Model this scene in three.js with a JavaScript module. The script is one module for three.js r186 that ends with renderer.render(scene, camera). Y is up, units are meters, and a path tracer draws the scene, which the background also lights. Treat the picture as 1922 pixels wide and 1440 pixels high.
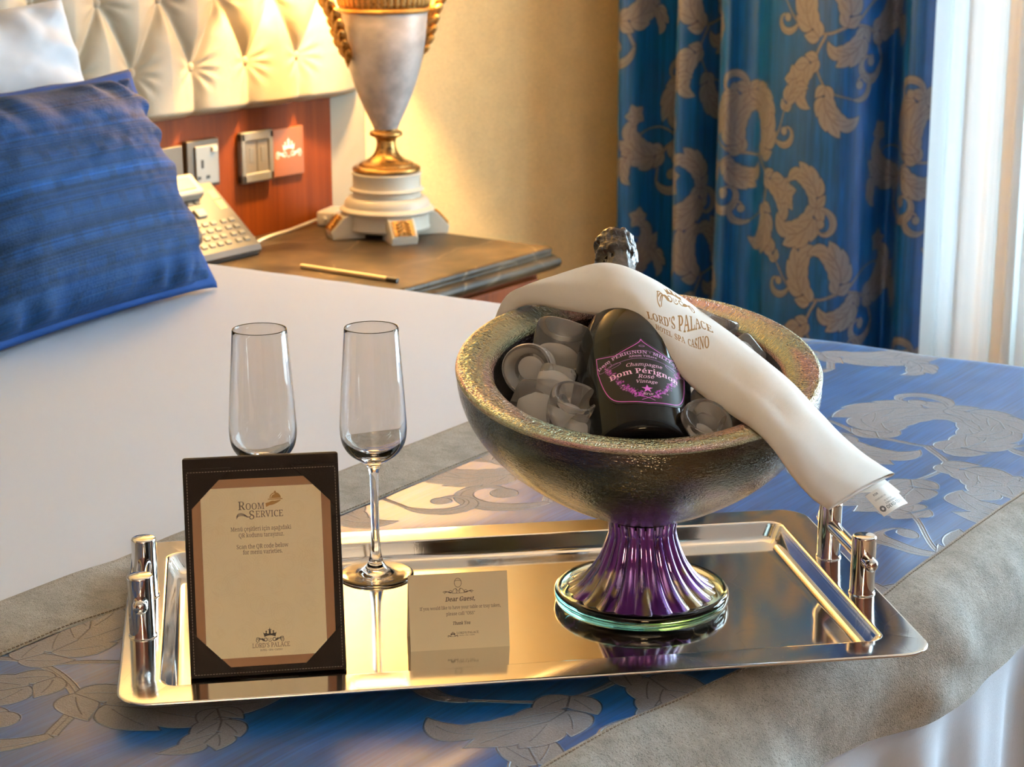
import * as THREE from 'three';
import { RoundedBoxGeometry } from 'three/addons/geometries/RoundedBoxGeometry.js';
import { mergeGeometries, mergeVertices } from 'three/addons/utils/BufferGeometryUtils.js';
import { RectAreaLightUniformsLib } from 'three/addons/lights/RectAreaLightUniformsLib.js';

// ---------------------------------------------------------------- camera, sky, exposure
RectAreaLightUniformsLib.init();
const scene = new THREE.Scene();
const camera = new THREE.PerspectiveCamera(23.25, 1922 / 1440, 0.05, 60);
camera.position.set(0, 1.18, 0);
camera.lookAt(Math.cos(0.610865) * Math.cos(0.261799), 1.18 - Math.sin(0.261799), -Math.sin(0.610865) * Math.cos(0.261799));
camera.focus = 1.5; camera.userData.fStop = 16;

const renderer = new THREE.WebGLRenderer({ antialias: true });
renderer.toneMapping = THREE.LinearToneMapping;
renderer.toneMappingExposure = 0.81;
renderer.shadowMap.enabled = true;

scene.background = new THREE.Color().setRGB(0.64, 0.83, 1.0);     // bright overcast daylight outside
scene.backgroundIntensity = 38.0;

const LAMP_COLOR = new THREE.Color().setRGB(1.0, 0.63, 0.25);
const LAMP_POWER = 13.5, FLOOR_LAMP_POWER = 34.0;

// ---------------------------------------------------------------- helpers
const V3 = (x, y, z) => new THREE.Vector3(x, y, z);
const rgb = (r, g, b) => new THREE.Color().setRGB(r, g, b);
let seedState = 12345;
function reseed(s) { seedState = s >>> 0; }
function rnd() { seedState = (seedState + 0x6D2B79F5) >>> 0; let t = seedState; t = Math.imul(t ^ (t >>> 15), t | 1); t ^= t + Math.imul(t ^ (t >>> 7), t | 61); return ((t ^ (t >>> 14)) >>> 0) / 4294967296; }
const rr = (a, b) => a + (b - a) * rnd();
const clamp = (x, a = 0, b = 1) => Math.min(b, Math.max(a, x));
const smooth = (x) => { x = clamp(x); return x * x * (3 - 2 * x); };
const lerp = (a, b, t) => a + (b - a) * t;
function hash2(ix, iy, s = 0) { let h = Math.imul(ix, 374761393) ^ Math.imul(iy, 668265263) ^ Math.imul(s + 1, 2147483647 - 57); h = Math.imul(h ^ (h >>> 13), 1274126177); h ^= h >>> 16; return (h >>> 0) / 4294967296; }
// value noise that repeats every px by py cells
function noise2(x, y, px = 1e6, py = 1e6, s = 0) {
  const ix = Math.floor(x), iy = Math.floor(y), fx = smooth(x - ix), fy = smooth(y - iy);
  const m = (a, p) => ((a % p) + p) % p, x0 = m(ix, px), x1 = m(ix + 1, px), y0 = m(iy, py), y1 = m(iy + 1, py);
  return lerp(lerp(hash2(x0, y0, s), hash2(x1, y0, s), fx), lerp(hash2(x0, y1, s), hash2(x1, y1, s), fx), fy);
}
function fbm(x, y, px, py, s = 0, oct = 4) { let a = 0, w = 0.5, n = 0; for (let i = 0; i < oct; i++) { a += w * noise2(x, y, px, py, s + i); n += w; w *= 0.5; x *= 2; y *= 2; px *= 2; py *= 2; } return a / n; }

function newCanvas(w, h) { const c = document.createElement('canvas'); c.width = w; c.height = h; return c; }
function dataTex(w, h, fn, srgb = false, repeat = null) {      // fn(i, j) -> [r, g, b] in 0..1
  const d = new Uint8Array(w * h * 4);
  for (let j = 0; j < h; j++) for (let i = 0; i < w; i++) { const c = fn(i, j), k = (j * w + i) * 4; d[k] = clamp(c[0]) * 255; d[k + 1] = clamp(c[1]) * 255; d[k + 2] = clamp(c[2]) * 255; d[k + 3] = 255; }
  const t = new THREE.DataTexture(d, w, h); finish(t, srgb, repeat); return t;
}
function finish(t, srgb, repeat) {
  t.magFilter = THREE.LinearFilter; t.minFilter = THREE.LinearFilter; t.wrapS = t.wrapT = THREE.RepeatWrapping;
  if (srgb) t.colorSpace = THREE.SRGBColorSpace; if (repeat) t.repeat.set(repeat[0], repeat[1]); t.needsUpdate = true; return t;
}
function canvasTex(c, srgb = true, repeat = null) { return finish(new THREE.CanvasTexture(c), srgb, repeat); }
const mat = (o) => new THREE.MeshPhysicalMaterial({ side: THREE.DoubleSide, ...o });

// grid surface: fn(u, v) -> [x, y, z, uvx, uvy]
function gridGeo(nu, nv, fn) {
  const p = [], uv = [], ix = [];
  for (let j = 0; j <= nv; j++) for (let i = 0; i <= nu; i++) { const q = fn(i / nu, j / nv); p.push(q[0], q[1], q[2]); uv.push(q[3] ?? i / nu, q[4] ?? j / nv); }
  for (let j = 0; j < nv; j++) for (let i = 0; i < nu; i++) { const a = j * (nu + 1) + i, b = a + 1, c = a + nu + 1, d = c + 1; ix.push(a, b, d, a, d, c); }
  const g = new THREE.BufferGeometry(); g.setAttribute('position', new THREE.Float32BufferAttribute(p, 3)); g.setAttribute('uv', new THREE.Float32BufferAttribute(uv, 2)); g.setIndex(ix); g.computeVertexNormals(); return g;
}
// rings of equal point count joined into a skin; closed round, optional caps
function ringsGeo(rings, capStart = true, capEnd = true, uvs = null) {
  const n = rings[0].length, p = [], uv = [], ix = [];
  rings.forEach((r, j) => { for (let i = 0; i <= n; i++) { const q = r[i % n]; p.push(q[0], q[1], q[2]); if (uvs) { const t = uvs(i / n, j, q); uv.push(t[0], t[1]); } else uv.push(i / n, j / (rings.length - 1)); } });
  const m = n + 1;
  for (let j = 0; j < rings.length - 1; j++) for (let i = 0; i < n; i++) { const a = j * m + i, b = a + 1, c = a + m, d = c + 1; ix.push(a, b, d, a, d, c); }
  const cap = (j, flip) => { const c = [0, 0, 0]; rings[j].forEach((q) => { c[0] += q[0] / n; c[1] += q[1] / n; c[2] += q[2] / n; }); const k = p.length / 3; p.push(...c); const t = uvs ? uvs(0.5, j, c) : [0.5, 0.5]; uv.push(...t); for (let i = 0; i < n; i++) { const a = j * m + i, b = a + 1; flip ? ix.push(k, b, a) : ix.push(k, a, b); } };
  if (capStart) cap(0, true); if (capEnd) cap(rings.length - 1, false);
  const g = new THREE.BufferGeometry(); g.setAttribute('position', new THREE.Float32BufferAttribute(p, 3)); g.setAttribute('uv', new THREE.Float32BufferAttribute(uv, 2)); g.setIndex(ix); g.computeVertexNormals(); return g;
}
function lathe(pts, seg = 64) { return new THREE.LatheGeometry(pts.map(([r, y]) => new THREE.Vector2(Math.max(r, 1e-5), y)), seg); }
function smoothProfile(pts, n = 60) { const c = new THREE.CatmullRomCurve3(pts.map(([r, y]) => V3(r, y, 0)), false, 'centripetal'); return c.getPoints(n).map((q) => [Math.max(0, q.x), q.y]); }
function tube(points, r, seg = 40, rs = 10, closed = false) { return new THREE.TubeGeometry(new THREE.CatmullRomCurve3(points.map((p) => V3(...p)), closed), seg, r, rs, closed); }
function rbox(w, h, d, r = 0.003, s = 3) { return new RoundedBoxGeometry(w, h, d, s, Math.min(r, w / 2.01, h / 2.01, d / 2.01)); }
const at = (g, x, y, z) => { g.translate(x, y, z); return g; };
function merged(list) { return mergeGeometries(list.map((g) => { g = g.index ? g.toNonIndexed() : g; for (const k of Object.keys(g.attributes)) if (!['position', 'normal', 'uv'].includes(k)) g.deleteAttribute(k); return g; })); }
function metreUV(g, axis = null) {       // box projection, uv in metres
  g = g.index ? g.toNonIndexed() : g; const p = g.attributes.position, n = g.attributes.normal, uv = [];
  for (let i = 0; i < p.count; i += 3) {
    let nx = 0, ny = 0, nz = 0; for (let k = 0; k < 3; k++) { nx += Math.abs(n.getX(i + k)); ny += Math.abs(n.getY(i + k)); nz += Math.abs(n.getZ(i + k)); }
    for (let k = 0; k < 3; k++) { const x = p.getX(i + k), y = p.getY(i + k), z = p.getZ(i + k); if (ny >= nx && ny >= nz) uv.push(x, z); else if (nx >= nz) uv.push(z, y); else uv.push(x, y); }
  }
  g.setAttribute('uv', new THREE.Float32BufferAttribute(uv, 2)); return g;
}
const used = new Map();
function numbered(name) { const k = used.get(name) ?? 0; used.set(name, k + 1); return k ? name + '_' + String(k).padStart(3, '0') : name; }
function thing(name, label, category, pos = [0, 0, 0], turn = 0, group) {
  const o = new THREE.Group(); o.name = numbered(name); o.position.set(...pos); o.rotation.y = turn; o.userData = { label, category }; if (group) o.userData.group = group; scene.add(o); return o;
}
function part(name, geo, m, parent, label) { const o = new THREE.Mesh(geo, m); o.name = name; if (label) o.userData.label = label; parent.add(o); return o; }
function solo(name, geo, m, label, category, group) { const o = new THREE.Mesh(geo, m); o.name = numbered(name); o.userData = { label, category }; if (group) o.userData.group = group; scene.add(o); return o; }
function struct(name, geo, m, label, parent = scene) { const o = geo ? new THREE.Mesh(geo, m) : new THREE.Group(); o.name = name; if (parent === scene) o.userData = { kind: 'structure', label }; parent.add(o); return o; }
// ---------------------------------------------------------------- procedural textures
// damask: scrolling acanthus leaves woven into a streaked satin ground, one tile = DT metres
const DT = 0.62, DN = 1536;
function damask() {
  const N = DN, cm = newCanvas(N, N), cl = newCanvas(N, N), M = cm.getContext('2d'), L = cl.getContext('2d');
  M.fillStyle = '#000'; M.fillRect(0, 0, N, N); L.fillStyle = '#000'; L.fillRect(0, 0, N, N); L.lineCap = 'round'; L.lineJoin = 'round';
  const all = (fn) => { for (const dx of [-N, 0, N]) for (const dy of [-N, 0, N]) for (const c of [M, L]) { c.save(); c.translate(dx, dy); } };
  let T = null;                                                     // current transform: point -> point
  const tp = (x, y) => { const [ox, oy, a, s, m] = T, c = Math.cos(a), d = Math.sin(a); x *= s * m; y *= s; return [ox + x * c - y * d, oy + x * d + y * c]; };
  function poly(pts, outline = 3) {
    for (const dx of [-N, 0, N]) for (const dy of [-N, 0, N]) {
      M.beginPath(); L.beginPath(); pts.forEach((p, i) => { const [x, y] = tp(...p); i ? (M.lineTo(x + dx, y + dy), L.lineTo(x + dx, y + dy)) : (M.moveTo(x + dx, y + dy), L.moveTo(x + dx, y + dy)); });
      M.closePath(); M.fillStyle = '#fff'; M.fill(); L.closePath(); L.fillStyle = '#000'; L.fill(); if (outline) { L.strokeStyle = '#fff'; L.lineWidth = outline; L.stroke(); }
    }
  }
  function line(pts, w) { for (const dx of [-N, 0, N]) for (const dy of [-N, 0, N]) { L.beginPath(); pts.forEach((p, i) => { const [x, y] = tp(...p); i ? L.lineTo(x + dx, y + dy) : L.moveTo(x + dx, y + dy); }); L.strokeStyle = '#fff'; L.lineWidth = w; L.stroke(); } }
  const lobePts = (x, y, a, len, w, bend) => {
    const l = [], r = [], c = [];
    for (let i = 0; i <= 16; i++) { const t = i / 16, aa = a + bend * t, px = x + Math.cos(a + bend * t * 0.5) * len * t, py = y + Math.sin(a + bend * t * 0.5) * len * t, h = w * (0.16 * (1 - t) + Math.sin(Math.PI * Math.pow(t, 0.8)) * (1 - 0.12 * t)) * 0.5; l.push([px - Math.sin(aa) * h, py + Math.cos(aa) * h]); r.unshift([px + Math.sin(aa) * h, py - Math.cos(aa) * h]); if (t > 0.12 && t < 0.78) c.push([px, py]); }
    return [[...l, ...r], c];
  };
  function shapes(list, ow = 5) {                                    // filled together, one outline round the whole, veins inside
    for (const [p] of list) poly(p, ow); for (const [p] of list) poly(p, 0); for (const [, c] of list) line(c, 2.4);
  }
  function lobe(x, y, a, len, w, bend) { shapes([lobePts(x, y, a, len, w, bend)], 4); }
  function leaf(x, y, a, len, curl, n = 4, fat = 1) {               // acanthus leaf: broad lobes along a curling spine
    const S = [], list = []; let px = x, py = y, aa = a;
    for (let i = 0; i <= n; i++) { S.push([px, py, aa]); px += Math.cos(aa) * len / (n + 1.1); py += Math.sin(aa) * len / (n + 1.1); aa += curl / n; }
    for (let i = 0; i <= n; i++) {
      const [sx, sy, sa] = S[i], t = i / n, k = (0.60 + 0.55 * Math.sin(Math.PI * (0.15 + 0.65 * t))) * len * 0.37 * fat;
      if (i === n) { list.push(lobePts(sx, sy, sa, len * 0.42, len * 0.24 * fat, curl * 0.9)); continue; }
      list.push(lobePts(sx, sy, sa + 0.85 - 0.3 * t, k, k * 0.60, -0.45)); list.push(lobePts(sx, sy, sa - 0.85 + 0.3 * t, k, k * 0.60, 0.45));
    }
    shapes(list, 6); line(S.map((q) => [q[0], q[1]]), 3.5);
  }
  function scroll(x, y, a, r, turns, dir, w) {                      // tapering volute with a bulb at its eye
    const l = [], q = [], n = 60; let px = x, py = y, aa = a; const ctr = [];
    for (let i = 0; i <= n; i++) { const t = i / n, h = w * (0.35 + 0.9 * Math.sin(Math.PI * Math.min(1, t * 1.15)) * (1 - 0.5 * t)) * 0.5; l.push([px - Math.sin(aa) * h, py + Math.cos(aa) * h]); q.unshift([px + Math.sin(aa) * h, py - Math.cos(aa) * h]); ctr.push([px - Math.sin(aa) * h * 0.3, py + Math.cos(aa) * h * 0.3]); const rad = r * (1 - 0.86 * t) + r * 0.05, st = turns * 2 * Math.PI * r * 0.55 / n; px += Math.cos(aa) * st; py += Math.sin(aa) * st; aa += dir * st / rad; }
    poly([...l, ...q], 2.6); line(ctr.slice(4, 50), 2.2);
    const b = []; for (let i = 0; i < 20; i++) b.push([px + Math.cos(i / 20 * 6.283) * w * 0.62, py + Math.sin(i / 20 * 6.283) * w * 0.62]); poly(b, 2.4);
  }
  function stem(pts, w0, w1) { const c = new THREE.CatmullRomCurve3(pts.map(([x, y]) => V3(x, y, 0))), l = [], q = [], m = [], n = 40; for (let i = 0; i <= n; i++) { const t = i / n, p = c.getPoint(t), d = c.getTangent(t), h = lerp(w0, w1, t) / 2; l.push([p.x - d.y * h, p.y + d.x * h]); q.unshift([p.x + d.y * h, p.y - d.x * h]); m.push([p.x, p.y]); } poly([...l, ...q], 2.4); line(m, 1.6); }
  function flower(x, y, a, r) { shapes([0, 1, 2, 3, 4].map((k) => lobePts(x, y, a + k * 1.2566, r, r * 0.8, 0.25)), 5); }
  function branch(ox, oy, rot, s, mir) {
    T = [ox, oy, rot, s, mir];
    stem([[-330, 330], [-250, 200], [-90, 130], [60, 150], [190, 80], [240, -40]], 10, 20);
    stem([[-90, 130], [-160, 20], [-120, -120], [10, -190]], 16, 8);
    stem([[60, 150], [170, 230], [310, 230], [390, 150]], 14, 6);
    scroll(240, -40, -1.9, 118, 0.86, -1, 46);
    scroll(10, -190, -0.35, 88, 0.85, 1, 34);
    scroll(-250, 200, -2.2, 84, 0.8, -1, 34);
    leaf(-130, 120, 2.3, 310, -1.5, 4, 0.95); leaf(20, 150, 1.15, 280, 1.4, 4, 0.95); leaf(175, 95, -0.1, 320, 1.5, 4, 1.0);
    leaf(-150, 20, 3.4, 270, 1.4, 4, 0.95); leaf(-120, -110, -1.9, 270, 1.5, 4, 0.95); leaf(110, 125, -1.9, 240, -1.5, 4, 1.0);
    leaf(390, 150, -0.8, 170, -0.9, 3); leaf(-330, 330, 2.0, 190, 0.9, 3);
    flower(-300, -60, 0.4, 74); flower(330, 330, 1.2, 62);
  }
  branch(N * 0.28, N * 0.28, 0.15, 1.22, 1); branch(N * 0.78, N * 0.78, 0.15, 1.22, -1);
  T = [N * 0.80, N * 0.22, 2.4, 1.0, 1]; leaf(-60, 120, 1.1, 380, 1.5, 4, 0.95); leaf(-60, 120, -2.3, 310, -1.5, 4, 0.95); scroll(-40, 110, -0.6, 110, 0.85, 1, 44);
  T = [N * 0.26, N * 0.76, 2.4, 1.0, -1]; leaf(-60, 120, 1.1, 380, 1.5, 4, 0.95); leaf(-60, 120, -2.3, 310, -1.5, 4, 0.95); scroll(-40, 110, -0.6, 110, 0.85, 1, 44);
  const md = M.getImageData(0, 0, N, N).data, ld = L.getImageData(0, 0, N, N).data;
  const streak = new Float32Array(N), fine = new Float32Array(N);
  for (let i = 0; i < N; i++) { streak[i] = fbm(i / N * 48, 3.3, 48, 64, 7, 3); fine[i] = hash2(i, 9, 3) * 0.5 + hash2(i >> 1, 4, 5) * 0.5; }
  const info = (i, j) => { const k = (j * N + i) * 4, m = md[k] / 255, l = ld[k] / 255, st = streak[i] * 0.5 + fine[i] * 0.28 + noise2(i / N * 340, j / N * 14, 340, 14, 21) * 0.3; return [m, l, st]; };
  const col = dataTex(N, N, (i, j) => {
    const [m, l, st] = info(i, j), g = 0.62 + 0.72 * (st - 0.28), sp = hash2(i, j, 31);
    let r = 0.015 * g, gg = 0.315 * g, b = 0.60 * g; const e = 0.84 + 0.30 * sp + 0.10 * (st - 0.5);
    const lr = 0.40 * e, lg = 0.40 * e, lb = 0.43 * e;
    r = lerp(r, lr, m); gg = lerp(gg, lg, m); b = lerp(b, lb, m);
    const k = 1 - 0.55 * l; return [r * k, gg * k, b * k * (1 + 0.15 * l)];
  }, true, [1 / DT, 1 / DT]);
  const bump = dataTex(N, N, (i, j) => { const [m, l, st] = info(i, j), v = clamp(0.22 + st * 0.16 + m * (0.34 + 0.24 * hash2(i >> 1, j >> 1, 41)) - l * 0.3); return [v, v, v]; }, false, [1 / DT, 1 / DT]);
  const rough = dataTex(N, N, (i, j) => { const [m] = info(i, j), v = lerp(0.40, 0.55, m); return [v, v, v]; }, false, [1 / DT, 1 / DT]);
  return { col, bump, rough };
}
const DAM = damask();
// small tileable noises
const grain = dataTex(256, 256, (i, j) => { const v = 0.5 * hash2(i, j, 1) + 0.5 * fbm(i / 8, j / 8, 32, 32, 2, 3); return [v, v, v]; });
const suedeTex = dataTex(512, 512, (i, j) => { const n = fbm(i / 64, j / 64, 8, 8, 3, 4), s = hash2(i >> 1, j >> 1, 6), d = fbm(i / 16, j / 16, 32, 32, 17, 3), sp = s > 0.93 ? 0.72 : 1, v = (0.86 + 0.22 * (n - 0.5) + 0.12 * (d - 0.5) + 0.12 * (hash2(i, j, 8) - 0.5)) * sp; return [0.625 * v, 0.61 * v, 0.585 * v]; }, true, [6, 6]);
const suedeBump = dataTex(512, 512, (i, j) => { const v = 0.5 * hash2(i >> 1, j >> 1, 6) + 0.5 * fbm(i / 8, j / 8, 64, 64, 9, 3); return [v, v, v]; }, false, [6, 6]);
const linenBump = dataTex(256, 256, (i, j) => { const v = 0.5 + 0.25 * Math.sin(i * Math.PI / 2) + 0.25 * Math.sin(j * Math.PI / 2) + 0.2 * (hash2(i, j, 4) - 0.5); return [v, v, v]; }, false, [12, 12]);
const wallTex = dataTex(512, 512, (i, j) => { const h = 0.9 + 0.1 * hash2(i >> 3, j, 3) + 0.05 * (hash2(i, j, 5) - 0.5) + 0.05 * (fbm(i / 64, j / 64, 8, 8, 1, 3) - 0.5); return [0.97 * h, 0.86 * h, 0.64 * h]; }, true, [3, 3]);
const wallBump = dataTex(512, 512, (i, j) => { const h = 0.6 * hash2(i >> 3, j >> 1, 3) + 0.4 * hash2(i >> 1, j >> 1, 5); return [h, h, h]; }, false, [3, 3]);
function woodTex(c0, c1, s) { return dataTex(512, 512, (i, j) => { const w = fbm(i / 24, j / 170, 512 / 24 | 0, 3, s, 4), f = noise2(i / 2.4, j / 90, 213, 6, s + 5), t = clamp(0.5 + 1.1 * (w - 0.5) + 0.5 * (f - 0.5)); return [lerp(c0[0], c1[0], t), lerp(c0[1], c1[1], t), lerp(c0[2], c1[2], t)]; }, true, [2.5, 1.2]); }
const woodMap = woodTex([0.40, 0.175, 0.035], [0.51, 0.24, 0.06], 3);
const marbleMap = (() => {
  const N = 1024, c = newCanvas(N, N), x = c.getContext('2d'); x.fillStyle = '#000'; x.fillRect(0, 0, N, N); reseed(77); x.lineCap = 'round';
  for (let k = 0; k < 26; k++) { let px = rr(0, N), py = rr(0, N), a = rr(0, 6.28); x.strokeStyle = `rgba(255,255,255,${rr(0.2, 0.75)})`; x.lineWidth = rr(2, 8); x.beginPath(); x.moveTo(px, py); for (let i = 0; i < 40; i++) { a += rr(-0.35, 0.35); px += Math.cos(a) * 12; py += Math.sin(a) * 12; x.lineTo(px, py); } x.stroke(); }
  const d = x.getImageData(0, 0, N, N).data;
  return dataTex(N, N, (i, j) => { const n = fbm(i / 128, j / 128, 8, 8, 2, 6), m = fbm(i / 32, j / 32, 32, 32, 12, 4), v = d[(j * N + i) * 4] / 255 * 0.32, t = clamp(0.5 + 1.3 * (n - 0.5) + 0.5 * (m - 0.5)); return [lerp(0.14, 0.36, t) + v * 0.8, lerp(0.11, 0.29, t) + v * 0.77, lerp(0.07, 0.20, t) + v * 0.72]; }, true, [1.4, 1.4]);
})();
const carpetMap = dataTex(256, 256, (i, j) => { const v = 0.7 + 0.3 * hash2(i, j, 1) + 0.2 * (fbm(i / 32, j / 32, 8, 8, 1, 3) - 0.5); return [0.42 * v, 0.33 * v, 0.25 * v]; }, true, [2, 2]);
// scratched stainless steel
const scratch = (() => {
  const N = 1024, c = newCanvas(N, N), x = c.getContext('2d'); x.fillStyle = '#808080'; x.fillRect(0, 0, N, N); reseed(5); x.lineCap = 'round';
  for (let k = 0; k < 900; k++) { let px = rr(0, N), py = rr(0, N), a = rr(0, 6.28), b = rr(-0.06, 0.06), l = rr(4, 26); const v = rnd() < 0.5 ? 255 : 20; x.strokeStyle = `rgba(${v},${v},${v},${rr(0.08, 0.38)})`; x.lineWidth = rr(0.5, 1.3); x.beginPath(); x.moveTo(px, py); for (let i = 0; i < l; i++) { a += b; px += Math.cos(a) * 4; py += Math.sin(a) * 4; x.lineTo(px, py); } x.stroke(); }
  const d = x.getImageData(0, 0, N, N).data;
  return { bump: dataTex(N, N, (i, j) => { const v = d[(j * N + i) * 4] / 255; return [v, v, v]; }, false, [2.4, 2.4]),
    rough: dataTex(N, N, (i, j) => { const e = Math.abs(d[(j * N + i) * 4] / 255 - 0.5), v = 0.5 + 0.9 * e + 0.35 * (fbm(i / 128, j / 128, 8, 8, 5, 4) - 0.5); return [v, v, v]; }, false, [2.4, 2.4]) };
})();
const brushed = dataTex(256, 512, (i, j) => { const v = 0.4 + 0.35 * hash2(i >> 5, j, 2) + 0.25 * hash2(i >> 3, j, 3); return [v, v, v]; }, false, [3, 6]);
// ---------------------------------------------------------------- the room
const M = {
  wall: mat({ map: wallTex, bumpMap: wallBump, bumpScale: 0.0006, roughness: 0.85 }),
  panelling: mat({ map: (() => { const t = woodMap.clone(); t.needsUpdate = true; return t; })(), color: rgb(0.42, 0.36, 0.32), roughness: 0.5 }),
  ceiling: mat({ color: rgb(0.60, 0.57, 0.53), roughness: 0.95 }),
  carpet: mat({ map: carpetMap, roughness: 1, bumpMap: grain, bumpScale: 0.003 }),
  wood: mat({ map: woodMap, roughness: 0.55, specularIntensity: 0.3 }),
  marble: mat({ map: marbleMap, roughness: 0.34, specularIntensity: 0.4 }),
  frame: mat({ color: rgb(0.82, 0.83, 0.84), roughness: 0.4 }),
  pane: mat({ color: rgb(0.97, 0.99, 0.98), transmission: 1, thickness: 0, roughness: 0, ior: 1.5 }),
  sheet: mat({ color: rgb(0.49, 0.525, 0.59), roughness: 0.78, bumpMap: linenBump, bumpScale: 0.0002, sheen: 0.2, sheenRoughness: 0.6 }),
  cream: mat({ color: rgb(0.33, 0.28, 0.20), roughness: 0.42, bumpMap: (() => { const t = grain.clone(); t.repeat.set(18, 18); t.needsUpdate = true; return t; })(), bumpScale: 0.0004 }),
  chrome: mat({ color: rgb(0.80, 0.80, 0.80), metalness: 1, roughness: 0.05 }),
  steel: mat({ color: rgb(0.80, 0.78, 0.75), metalness: 1, roughness: 0.17, roughnessMap: scratch.rough, bumpMap: scratch.bump, bumpScale: 0.00006 }),
  glass: mat({ color: rgb(0.985, 0.99, 1), transmission: 1, thickness: 0.01, roughness: 0, ior: 1.48, side: THREE.FrontSide }),
  gold: mat({ metalness: 0.85, roughness: 0.32, bumpMap: grain, bumpScale: 0.0004, map: dataTex(256, 256, (i, j) => { const s = smooth((fbm(i / 40, j / 40, 6, 6, 3, 5) - 0.3) * 3); return [lerp(0.42, 0.76, s), lerp(0.30, 0.58, s), lerp(0.16, 0.32, s)]; }, true, [3, 3]) }),
  alabaster: mat({ roughness: 0.38, map: dataTex(256, 256, (i, j) => { const n = fbm(i / 32, j / 32, 8, 8, 6, 5), s = 0.83 + 0.30 * (n - 0.5) + 0.05 * hash2(i, j, 2); return [0.80 * s, 0.77 * s, 0.75 * s]; }, true, [2, 2]) }),
  ivory: mat({ color: rgb(0.58, 0.53, 0.43), roughness: 0.42, bumpMap: grain, bumpScale: 0.0003 }),
};
const FAR_X = 4.34, BACK_Z = -2.60;
{
  const X0 = -2.2, Z1 = 2.8, H = 2.7;
  struct('floor', metreUV(at(new THREE.BoxGeometry(FAR_X - X0 + 0.3, 0.1, Z1 - BACK_Z + 0.3), (FAR_X + X0) / 2, -0.05, (Z1 + BACK_Z) / 2)), M.carpet, 'brown carpeted bedroom floor');
  struct('ceiling', at(new THREE.BoxGeometry(FAR_X - X0 + 0.3, 0.1, Z1 - BACK_Z + 0.3), (FAR_X + X0) / 2, H + 0.05, (Z1 + BACK_Z) / 2), M.ceiling, 'plain white ceiling');
  struct('wall_back', metreUV(at(new THREE.BoxGeometry(FAR_X - X0 + 0.3, H, 0.12), (FAR_X + X0) / 2, H / 2, BACK_Z - 0.06)), M.wall, 'cream papered wall behind the headboard and lamp');
  struct('wall_left', metreUV(at(new THREE.BoxGeometry(0.12, H, Z1 - BACK_Z), X0 - 0.06, H / 2, (Z1 + BACK_Z) / 2)), M.panelling, 'dark wood panelled wall on the side away from the window');
  struct('wall_front', metreUV(at(new THREE.BoxGeometry(FAR_X - X0 + 0.3, H, 0.12), (FAR_X + X0) / 2, H / 2, Z1 + 0.06)), M.panelling, 'dark wood panelled wall facing the foot of the bed');
  const w0 = -2.02, w1 = 1.6, y0 = 0.06, y1 = 2.42, T = 0.16, xc = FAR_X + T / 2;       // window opening in the right wall
  const pieces = [[BACK_Z, w0, 0, H], [w1, Z1, 0, H], [w0, w1, 0, y0], [w0, w1, y1, H]].map(([a, b, c, d]) => at(new THREE.BoxGeometry(T, d - c, b - a), xc, (c + d) / 2, (a + b) / 2));
  struct('wall_right', metreUV(merged(pieces)), M.wall, 'cream wall with the tall window');
  const win = struct('window_1', null, null, 'tall window behind the blue and white curtains');
  for (const [a, b] of [[w0, -1.50], [-1.50, -0.25], [-0.25, 1.0], [1.0, w1]]) {
    const fr = [[a, a + 0.055, y0, y1], [b - 0.055, b, y0, y1], [a, b, y0, y0 + 0.06], [a, b, y1 - 0.06, y1]].map(([p, q, r, s]) => at(rbox(0.06, s - r, q - p, 0.006), FAR_X + 0.06, (r + s) / 2, (p + q) / 2));
    part('window_frame', merged(fr), M.frame, win);
    part('pane', at(new THREE.BoxGeometry(0.006, y1 - y0 - 0.1, b - a - 0.09), FAR_X + 0.06, (y0 + y1) / 2, (a + b) / 2), M.pane, win);
  }
  struct('baseboard_back', at(rbox(1.3, 0.09, 0.018, 0.004), 3.66, 0.045, BACK_Z + 0.009), M.wood, 'wooden baseboard under the cream wall');
}

// ---------------------------------------------------------------- bed
const BED_Y = 0.60, BXC = 1.265, ER = 0.055;
const halfW = (z) => 0.915 + 0.06 * (z + 1.5);
const footZ = (x) => -0.535 - 0.055 * smooth((1.42 - x) / 0.5);
// unfolded bed cover: flat coordinates fall over the rounded side and foot edges
function drape(x, z, lift, wave = 0) {
  const sx = Math.sign(x - BXC), hw = halfW(z), ox = Math.abs(x - BXC) - (hw - ER), fz = footZ(x), oz = z - (fz - ER);
  let X = x, Z = z, dx = 0, dz = 0; const q = ER * Math.PI / 2;
  if (ox > 0) { if (ox < q) { const a = ox / ER; X = BXC + sx * (hw - ER + (ER + lift) * Math.sin(a)); dx = (ER + lift) * (1 - Math.cos(a)); } else { dx = ER + lift + ox - q; X = BXC + sx * (hw + lift + wave * smooth((ox - q) / 0.3) * Math.sin(z * 31 + 2 * Math.sin(z * 11))); } }
  if (oz > 0) { if (oz < q) { const a = oz / ER; Z = fz - ER + (ER + lift) * Math.sin(a); dz = (ER + lift) * (1 - Math.cos(a)); } else { dz = ER + lift + oz - q; Z = fz + lift + wave * smooth((oz - q) / 0.12) * (Math.sin(x * 34 + 1.7 * Math.sin(x * 13)) * 0.6 + 0.4 * Math.sin(x * 61 + 1)); } }
  return [X, Math.max(0.03, BED_Y + lift - dx - dz), Z];
}
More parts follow.
